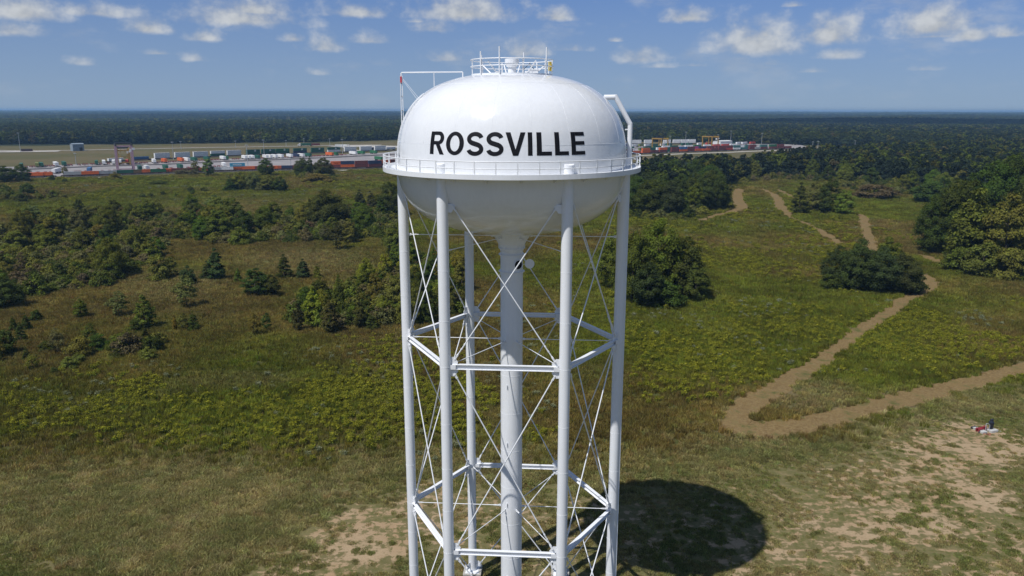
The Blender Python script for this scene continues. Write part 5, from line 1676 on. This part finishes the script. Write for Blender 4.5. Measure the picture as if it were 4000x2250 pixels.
row_box(FRONT, [(1590, 'white'), (1612, 'brown', 'white'), (1640, 'white', 'olive'), (1662, 'dark green', 'dark green'), (1684, 'navy', 'white'), (1706, 'dark green', 'dark green'), (1728, 'green', 'blue'), (1750, 'brown', 'green'), (1770, 'white', 'pink'), (1790, 'brown', 'navy'), (1810, 'red', 'brown'), (1830, 'teal', 'brown'), (1848, 'dark green'), (1866, 'dark green', 'teal'), (1886, 'white', 'white'), (1905, 'brown', 'teal'), (1925, 'white'), (1945, 'green')], SR, 17, .2)
row_box(FRONT, [(1600, 'dark green', 'white'), (1626, 'white', 'green'), (1654, 'dark green', 'dark green'), (1696, 'white', 'dark green'), (1720, 'dark green', 'dark green'), (1742, 'dark green', 'white'), (1764, 'red', 'dark green'), (1800, 'dark green', 'white'), (1822, 'white', 'green'), (1846, 'dark green', 'white'), (1870, 'green', 'red'), (1892, 'white', 'red'), (1912, 'dark green', 'white')], 'third yard row right of tower', 50, .2)
FL_, FR_ = 'far train left of tower', 'far train right of tower'
row_box(FARR, [(291, 'white'), (355, 'blue'), (408, 'white', 'white'), (459, 'white', 'white'), (505, 'white', 'white'), (548, 'dark green', 'white'), (589, 'white', 'white'), (637, 'dark green', 'dark green'), (675, 'dark green', 'dark green'), (711, 'dark green', 'green'), (755, 'navy', 'dark green'), (799, 'dark green', 'dark green'), (840, 'white', 'dark green'), (881, 'white', 'white'), (920, 'white', 'white'), (956, 'white', 'white')], FL_, 0, 1.0, 16)
row_box(FARR, [(1592, 'white', 'white'), (1608, 'white', 'white'), (1634, 'white', 'white'), (1682, 'white', 'white'), (1706, 'white', 'white'), (1726, 'white', 'white'), (1745, 'white', 'white')], FR_, 6, 1.0, 12)
def parked(f, items, where, dang=R(84), back=0.0):
    for dx, col in items:
        x, y, a = f(dx); n = (-math.sin(a), math.cos(a))
        o = put('cargo_trailer', TM, x + n[0] * (7 + back), y + n[1] * (7 + back), 0.17, a + dang + rt.uniform(-.03, .03), col)
        CANDS.append((dx, f'{col} box trailer', where, o, 'box trailers ' + where))
M1, M2 = 'parked beside the near yard lane', 'parked in slanting bays left of tower'
parked(CHASS, [(139, 'white'), (226, 'blue'), (357, 'dark green'), (375, 'white'), (422, 'dark green'), (459, 'dark green'), (568, 'white'), (962, 'green')], M1)
parked(TRAIL, [(56, 'dark green'), (97, 'olive'), (108, 'dark green'), (146, 'white'), (166, 'dark green'), (246, 'dark green'), (264, 'white'), (288, 'white'), (304, 'white'), (322, 'red'), (336, 'dark green'), (392, 'white'), (419, 'orange'), (462, 'orange'), (477, 'white'), (495, 'dark green'), (527, 'dark green'), (567, 'white'), (574, 'green'), (621, 'white'), (631, 'white'), (640, 'white'), (653, 'dark green'),
               (674, 'white'), (684, 'white'), (697, 'white'), (712, 'white'), (736, 'white'), (752, 'navy'), (766, 'white'), (782, 'dark green'), (838, 'orange'), (849, 'green'), (897, 'white'), (917, 'green'), (948, 'green')], M2)
parked(TRAIL, [(1590, 'navy'), (1604, 'white'), (1622, 'olive'), (1636, 'white'), (1654, 'dark green'), (1676, 'white'), (1690, 'dark green'), (1728, 'dark green'), (1742, 'dark green'), (1768, 'white'), (1790, 'red'), (1812, 'dark green'), (1835, 'white'), (1850, 'dark green'), (1866, 'white'), (1880, 'white'), (1900, 'red')], 'parked in the yard right of tower', R(24))
for f, xs, wh, wl in ((CHASS, (18, 30, 42, 86, 106, 120, 131, 186, 196, 214, 258, 278, 290, 302, 405, 438, 480, 500, 545, 556), 'beside the near yard lane', 0), (TRAIL, (68, 80, 88, 118, 128, 138, 175, 183, 203, 214, 222, 232, 238, 255, 275, 346, 356, 364, 372, 400, 410, 430, 440, 448, 510, 520, 538, 546, 554, 594, 604, 664, 725, 744, 792, 800, 808, 816, 826, 862, 872), 'in the slanting yard bays', 0)):
    for dx in xs:
        x, y, a = f(dx); n = (-math.sin(a), math.cos(a))
        o = put('container_chassis', HM, x + n[0] * 6, y + n[1] * 6, .17, a + R(84) + rt.uniform(-.04, .04))
        CANDS.append((dx, 'empty red container chassis', wh, o, 'empty chassis ' + wh))
# letters and emblems on the containers that show them
def lettering(parent, txt, size, L, mat='text_white', side=-1, z=1.45):
    cu = bpy.data.curves.new('lettering', 'FONT'); cu.body = txt; cu.size = size; cu.align_x = 'CENTER'; cu.align_y = 'CENTER'; cu.extrude = .01
    t = bpy.data.objects.new('lettering_curve', cu); COL.objects.link(t)
    bpy.context.view_layer.update()
    me = bpy.data.meshes.new_from_object(t.evaluated_get(bpy.context.evaluated_depsgraph_get()))
    bpy.data.objects.remove(t)
    me.materials.clear(); me.materials.append(M[mat])
    o = bpy.data.objects.new('lettering', me); link(o, parent)
    o.location = (0, side * 1.30, z); o.rotation_euler = (R(90), 0, 0)
    return o
lettering(LAST[(598, NL)], 'MAERSK', 2.0, 12)
for dx in (850,): lettering(LAST[(dx, NL)], 'Hapag-Lloyd', 1.5, 12, 'letter')
for dx in (426, 598): lettering(LAST[(dx, NL, 0)], 'Hapag-Lloyd', 1.5, 12, 'letter')
def emblem(parent, x=0.0, r=1.0, mat='text_white'):
    mb = MB(); mb.lathe([(r * .45, 0), (r, 0), (r, .02), (r * .45, .02), (r * .45, 0)], 20)
    o = mb.build('emblem', M[mat], parent); o.location = (x, -1.29, 1.5); o.rotation_euler = (R(90), 0, 0)
for dx in (637, 675, 711, 755, 799, 840): emblem(LAST[(dx, FL_)], 2.0)

def gantry(name, dx, dy, span, hgt, ln, a, leg_mat, top_mat, label):
    x, y = G(dx, dy)
    o = empty(name, (x, y, float(height(x, y)) + .16), a); tag(o, label, 'crane')
    for sx in (-1, 1):
        for sy in (-1, 1):
            mb = MB(); mb.box((sx * ln / 2, sy * span / 2, hgt / 2), (1.2, 1.2, hgt)); mb.build('leg', leg_mat, o)
            mb = MB()
            for k in (-.8, .8): mb.tube((sx * ln / 2 + k, sy * span / 2 - .3, .7), (sx * ln / 2 + k, sy * span / 2 + .3, .7), .7, n=12)
            mb.build('wheel_bogie', M['tyre'], o)
        mb = MB(); mb.box((sx * ln / 2, 0, hgt + .6), (1.0, span + 2.5, 1.3)); mb.build('girder', top_mat, o)
    for sy in (-1, 1):
        mb = MB(); mb.box((0, sy * span / 2, 1.9), (ln, .7, .8)); mb.build('sill_beam', leg_mat, o)
        mb = MB(); mb.box((0, sy * span / 2, hgt - .6), (ln, .5, .7)); mb.build('tie_beam', leg_mat, o)
    mb = MB(); mb.box((0, 1.5, hgt + 1.6), (ln + .5, 3.2, 1.4)); mb.build('trolley', M['darkmetal'], o)
    mb = MB(); mb.box((0, 1.5, hgt * .55), (11.5, 2.2, .4))
    for k in (-1, 1): mb.tube((k * 2.5, 1.5, hgt * .57), (k * 1.5, 1.5, hgt + 1), .06, n=5)
    mb.build('spreader', M['yellow'], o)
    mb = MB(); mb.box((ln / 2 - 1, -span / 2 + 2, hgt * .82), (2, 2, 2.2)); mb.build('cab', M['whitec'], o)
    mb = MB(); mb.box((ln / 2 + .8, -span / 2 - .2, hgt * .88), (2.2, 1.6, 1.6)); mb.build('machinery_house', M['whitec'], o)
    return o
aL = FRONT(310)[2]; aR = FRONT(1700)[2]
gantry('straddle_crane', 317, 433, 15, 22, 12, aL, M['mauve'], M['darkmetal'], 'tall faded red straddle crane over the near lane left of the tower')
gantry('gantry_crane', 312, 414, 13, 14, 10, aL, M['yellow'], M['yellow'], 'yellow gantry crane behind the tall faded red one')
gantry('gantry_crane', 1660, 374, 18, 13, 12, aR, M['yellow'], M['yellow'], 'yellow gantry crane nearest the tower among the right hand containers')
gantry('gantry_crane', 1786, 372, 18, 15, 12, aR, M['yellow'], M['yellow'], 'yellow gantry crane beside the white roofed shed')

def shed(name, dx, dy, L, Wd, H, a, wall, roofm, label, windows=0):
    x, y = G(dx, dy)
    o = empty(name, (x, y, float(height(x, y)) + .05), a); tag(o, label, 'building')
    mb = MB(); mb.box((0, 0, H / 2), (L, Wd, H))
    mb.build('wall', wall, o)
    rb = MB(); rh = H + 1.0
    rb.add([(-L / 2 - .4, -Wd / 2 - .4, H), (L / 2 + .4, -Wd / 2 - .4, H), (L / 2 + .4, 0, rh), (-L / 2 - .4, 0, rh), (-L / 2 - .4, Wd / 2 + .4, H), (L / 2 + .4, Wd / 2 + .4, H),
            (-L / 2 - .4, -Wd / 2 - .4, H + .12), (L / 2 + .4, -Wd / 2 - .4, H + .12), (L / 2 + .4, 0, rh + .12), (-L / 2 - .4, 0, rh + .12), (-L / 2 - .4, Wd / 2 + .4, H + .12), (L / 2 + .4, Wd / 2 + .4, H + .12)],
           [(0, 3, 2, 1), (3, 4, 5, 2), (6, 7, 8, 9), (9, 8, 11, 10), (0, 1, 7, 6), (4, 10, 11, 5), (0, 6, 9, 3), (3, 9, 10, 4), (1, 2, 8, 7), (2, 5, 11, 8)])
    rb.build('roof', roofm, o)
    n = int(L / 1.6)
    for i in range(n):
        p = MB(); p.box((-L / 2 + L * (i + .5) / n, -Wd / 2 - .04, H / 2), (.12, .08, H - .1)); p.build('cladding_rib', wall, o)
    d = MB(); d.box((L * .2, -Wd / 2 - .06, 2.2), (3.6, .1, 4.4)); d.build('door', M['darkmetal'], o)
    return o
shed('equipment_shed', 195, 379.5, 13, 11, 8.5, FRONT(195)[2] + .35, M['shed_blue'], M['shed_blue'], 'blue grey metal shed by the perimeter road at far left')
shed('yard_shed', 1817, 369, 24, 15, 8, aR, M['shed_white'], M['shed_white'], 'white roofed shed among the right hand containers')

def mast(dx, dy, hpx, label):
    x, y = G(dx, dy); H = metres(dx, dy, hpx)
    o = empty('light_mast', (x, y, float(height(x, y))), rt.uniform(0, 3)); tag(o, label, 'light mast', 'light masts of the yard')
    mb = MB(); mb.tube((0, 0, 0), (0, 0, H), .34, .16, 8); mb.build('pole', M['pole'], o)
    mb = MB(); mb.lathe([(.2, H - .2), (1.1, H - .1), (1.1, H + .05), (.2, H + .05)], 12); mb.build('head_ring', M['pole'], o)
    for k in range(6):
        a = k * math.pi / 3; lb = MB(); lb.box((1.25 * math.cos(a), 1.25 * math.sin(a), H - .25), (.6, .5, .35), rz=a); lb.build('floodlight', M['pole'], o)
masts = [(52, 383, 40), (437, 402, 40), (141, 432, 18), (456, 376, 18), (192, 416, 26), (624, 421, 52), (665, 393, 38), (732, 424, 24), (765, 366, 16), (830, 368, 18), (862, 387, 35), (593, 372, 16), (720, 368, 14),
         (1611, 356, 20), (1684, 380, 36), (1724, 370, 36), (1805, 371, 30), (1837, 370, 38), (1914.5, 376, 38), (1974, 362, 14), (1984, 362, 14), (2044, 372, 14), (2057, 373, 16), (2127, 365, 13), (2150, 372, 16), (2195, 367, 13), (2215, 362, 14)]
for i, m in enumerate(sorted(masts)):
    side = 'left' if m[0] < 1200 else 'right'
    k = i + 1 if side == 'left' else i - 12
    mast(*m, f'{ORD[k - 1]} light mast from the left in the yard {side} of the tower')

def truck(dx, dy, a, col, label):
    x, y = G(dx, dy)
    o = empty('road_truck', (x, y, float(height(x, y)) + .35), a); tag(o, label, 'truck')
    t = bpy.data.objects.new('trailer', TM); link(t, o); t.color = (*COLS[col], 1); t.location = (0, 0, 0)
    mb = MB(); mb.box((-10.2, 0, 2.2), (2.2, 2.5, 2.9)); mb.box((-12.0, 0, 1.55), (1.5, 2.2, 1.5)); mb.box((-9.6, 0, 3.9), (1.2, 2.3, .7)); mb.build('cab', M['whitec'], o)
    mb = MB(); mb.box((-11.32, 0, 2.9), (.06, 2.2, .9)); mb.build('windscreen', M['glass'], o)
    for ax in (-12.0, -8.6, -7.4):
        for s in (-1, 1):
            w = MB(); w.tube((ax, s * .8, .52), (ax, s * 1.25, .52), .52, n=12); w.build('wheel', M['tyre'], o)
aP = smooth_line([(560, 371), (960, 364.5)])
x0, y0, ap = aP(770)
truck(772, 367.8, ap, 'dark green', 'white cabbed truck with a dark green box on the perimeter road')
truck(858, 371.5, ap + math.pi * .93, 'white', 'white box truck turning onto the ramp road')
o = put('shipping_container', CM[12], *G(68, 381.5), .5, ap, 'dark brown'); CANDS.append((68, 'dark brown shipping container', 'alone on the far left gravel lot', o, 'lone containers'))
o = put('shipping_container', CM[12], *G(794, 367.6), 1.2, ap, 'brown'); CANDS.append((794, 'brown shipping container', 'on the perimeter road behind the truck', o, 'lone containers'))
for i, dx in enumerate((925, 940, 955, 968, 982)):
    o = put('cargo_trailer', TM, *G(dx, 379 - i * .25), .2, ap + .5, ['white', 'navy', 'white', 'grey', 'white'][i]); CANDS.append((dx, 'box trailer', 'on the gravel lot behind the far train', o, 'trailers on the gravel lot'))
for dx, col in ((1998, 'dark brown'), (2018, 'dark brown'), (2038, 'dark brown')):
    o = put('shipping_container', CM[16], *G(dx, 361), 1.0, aR, col); CANDS.append((dx, 'dark railway wagon box', 'beyond the right end of the yard', o, 'dark wagon boxes'))
# every look-alike gets its place in the row
from collections import defaultdict
byk = defaultdict(list)
for c in CANDS: byk[(c[1], c[2])].append(c)
for (kd, wh), L in byk.items():
    L.sort(key=lambda c: c[0])
    for i, c in enumerate(L):
        lab = f'{kd}, {wh}' if len(L) == 1 else f'{ORD[i]} {kd} from left, {wh}'
        tag(c[3], lab, 'railcar' if 'well car' in kd else 'chassis' if 'chassis' in kd else 'trailer' if 'trailer' in kd else 'container', c[4])

# alike trees in a stand: the place along the stand tells them apart
byk = defaultdict(list)
for o in COL.objects:
    if o.type == 'EMPTY' and o.get('group') and o.get('category') in ('tree', 'shrub') and o.parent is None: byk[o['label']].append(o)
for lab, L in byk.items():
    L.sort(key=lambda o: float(to_disp(o.location.x, o.location.y)[0]))
    if len(L) > 1:
        for i, o in enumerate(L): o['label'] = f'{ORD[i]} {lab}, from left'

# ------------------------------------------------------------------ the pump site at the right
M['slab'] = plain('pale_concrete', (.50, .50, .48), .85, vary=.12, scale=3)
M['wrap'] = plain('dark_blue_sheet', (.018, .022, .034), .35, vary=.5, scale=6, bump=.8)
M['redsteel'] = plain('red_painted_steel', (.27, .025, .03), .5, vary=.4, scale=4)
M['brick'] = plain('red_clay_spoil', (.36, .15, .09), .9, vary=.4, scale=5)
def site():
    sx, sy = G(2478, 1092)
    def at(dx, dy): return G(dx, dy)
    def zoom8(x, y): return ((3700 + x / 7.247) / KD, (1580 + y / 7.247) / KD)
    def thing(name, mb, mat, p, label, cat, rz=0.0, auto=None):
        o = mb.build(name, mat, None, auto=auto); x, y = at(*p); o.location = (x, y, float(height(x, y))); o.rotation_euler = (0, 0, rz)
        return tag(o, label, cat)
    def block(L, Wd, H):
        mb = MB(); b = .05
        mb.add([(-L / 2, -Wd / 2, 0), (L / 2, -Wd / 2, 0), (L / 2, Wd / 2, 0), (-L / 2, Wd / 2, 0), (-L / 2, -Wd / 2, H - b), (L / 2, -Wd / 2, H - b), (L / 2, Wd / 2, H - b), (-L / 2, Wd / 2, H - b),
                (-L / 2 + b, -Wd / 2 + b, H), (L / 2 - b, -Wd / 2 + b, H), (L / 2 - b, Wd / 2 - b, H), (-L / 2 + b, Wd / 2 - b, H)],
               [(0, 1, 5, 4), (1, 2, 6, 5), (2, 3, 7, 6), (3, 0, 4, 7), (4, 5, 9, 8), (5, 6, 10, 9), (6, 7, 11, 10), (7, 4, 8, 11), (8, 9, 10, 11), (3, 2, 1, 0)])
        return mb
    thing('concrete_block', block(1.45, 1.1, .42), M['slab'], zoom8(1265, 755), 'white concrete block under the dark wrapped upright at far right', 'block', .35)
    thing('concrete_block', block(1.0, .8, .36), M['slab'], zoom8(1010, 800), 'pale concrete block left of the dark wrapped upright', 'block', .35)
    thing('soil_slab', block(1.5, .9, .05), M['concrete'], zoom8(1400, 740), 'flat grey slab right of the white concrete block', 'slab', .3)
    # dark upright under a wrapped sheet: lathe with a pinched neck and a rounded head, pulled out of round
    mb = MB(); rg = random.Random(4)
    prof = [(.30, .40), (.31, .65), (.27, .95), (.33, 1.2), (.40, 1.45), (.38, 1.62), (.26, 1.78), (.22, 1.86), (.24, 1.98), (.20, 2.10), (.05, 2.16)]
    b = len(mb.v); n = 16; V, F = [], []
    for r, z in prof:
        for k in range(n):
            t = 2 * math.pi * k / n; rr = r * (1 + .16 * math.sin(3 * t + z * 4) + .08 * rg.uniform(-1, 1)); V.append((rr * math.cos(t) * 1.1, rr * math.sin(t) * .85, z))
    for i in range(len(prof) - 1):
        for k in range(n): F.append((i * n + k, i * n + (k + 1) % n, (i + 1) * n + (k + 1) % n, (i + 1) * n + k))
    F.append(tuple(range((len(prof) - 1) * n, len(prof) * n)))
    mb.add(V, F)
    thing('wrapped_equipment', mb, M['wrap'], zoom8(1225, 745), 'dark blue wrapped upright equipment standing on the white concrete block', 'equipment', .2, 60)
    mb = MB(); mb.pipe([(-.55, 0, .0), (-.55, 0, 1.35), (-.5, 0, 1.5), (-.15, 0, 1.42), (.12, 0, 1.22), (.14, 0, 1.05), (.14, 0, .0)], .055, 8)
    thing('bent_pipe', mb, M['pole'], zoom8(1160, 770), 'grey bent pipe loop in front of the dark wrapped upright', 'pipe', .15, 60)
    mb = MB(); rg = random.Random(9)
    for i in range(9):
        a = Vector((rg.uniform(-1.0, .9), rg.uniform(-.4, .4), rg.uniform(.12, .75))); d = Vector((rg.uniform(-.7, .7), rg.uniform(-.3, .3), rg.uniform(-.2, .3)))
        mb.tube(a - d, a + d, rg.uniform(.06, .13), n=7)
    mb.box((-.1, 0, .42), (1.2, .55, .3)); mb.box((-.7, .1, .3), (.5, .6, .5), rz=.4); mb.box((.75, -.05, .5), (.5, .4, .35), rz=.2)
    thing('red_machine', mb, M['redsteel'], zoom8(960, 740), 'dark red steel machine frame lying beside the concrete blocks', 'machine', .45)
    mb = MB(); mb.box((0, 0, .16), (.75, .5, .3)); mb.box((0, 0, .33), (.8, .54, .05))
    thing('cooler_box', mb, M['slab'], zoom8(800, 705), 'small white box left of the red machine', 'box', .2)
    mb = MB()
    for i in range(5): mb.tube((rg.uniform(-.5, .5), rg.uniform(-.3, .3), .1), (rg.uniform(-.5, .5), rg.uniform(-.3, .3), .35), .1, n=7)
    mb.box((0, 0, .15), (.7, .4, .25), rz=.4)
    thing('dark_fittings', mb, M['darkmetal'], zoom8(735, 680), 'dark pipe fittings lying left of the small white box', 'fittings', .1)
    mb = MB()
    for i in range(8):
        a, r = rg.uniform(0, 6.28), rg.uniform(0, .6); mb.box((r * math.cos(a), .5 * r * math.sin(a), .07), (.34, .22, .13), rz=rg.uniform(0, 3))
    thing('clay_spoil', mb, M['brick'], zoom8(1140, 850), 'reddish clay clods in front of the concrete blocks', 'soil').__setitem__('kind', 'stuff')
site()

# ------------------------------------------------------------------ haze: the summer air between here and the horizon
def haze():
    zt, zb = 62.0, -14.0
    s = 16800.0
    mb = MB()
    mb.add([(-s, -3900, zb), (s, -3900, zb), (s, 16900, zb), (-s, 16900, zb), (-s, -3900, zt), (s, -3900, zt), (s, 16900, zt), (-s, 16900, zt)],
           [(0, 3, 2, 1), (4, 5, 6, 7), (0, 1, 5, 4), (1, 2, 6, 5), (2, 3, 7, 6), (3, 0, 4, 7)])
    m = bpy.data.materials.new('haze_air'); m.use_nodes = True; m.node_tree.nodes.clear()
    t = NT(m.node_tree); out = t.n('ShaderNodeOutputMaterial')
    v = t.n('ShaderNodeVolumePrincipled')
    v.inputs['Color'].default_value = (.38, .66, 1.0, 1)
    v.inputs['Density'].default_value = 0.00009
    v.inputs['Anisotropy'].default_value = 0.0
    t.l(v.outputs[0], out.inputs['Volume'])
    o = mb.build('haze', m)
    tag(o, 'thin blue summer haze over the whole plain', 'haze', kind='stuff')
haze()
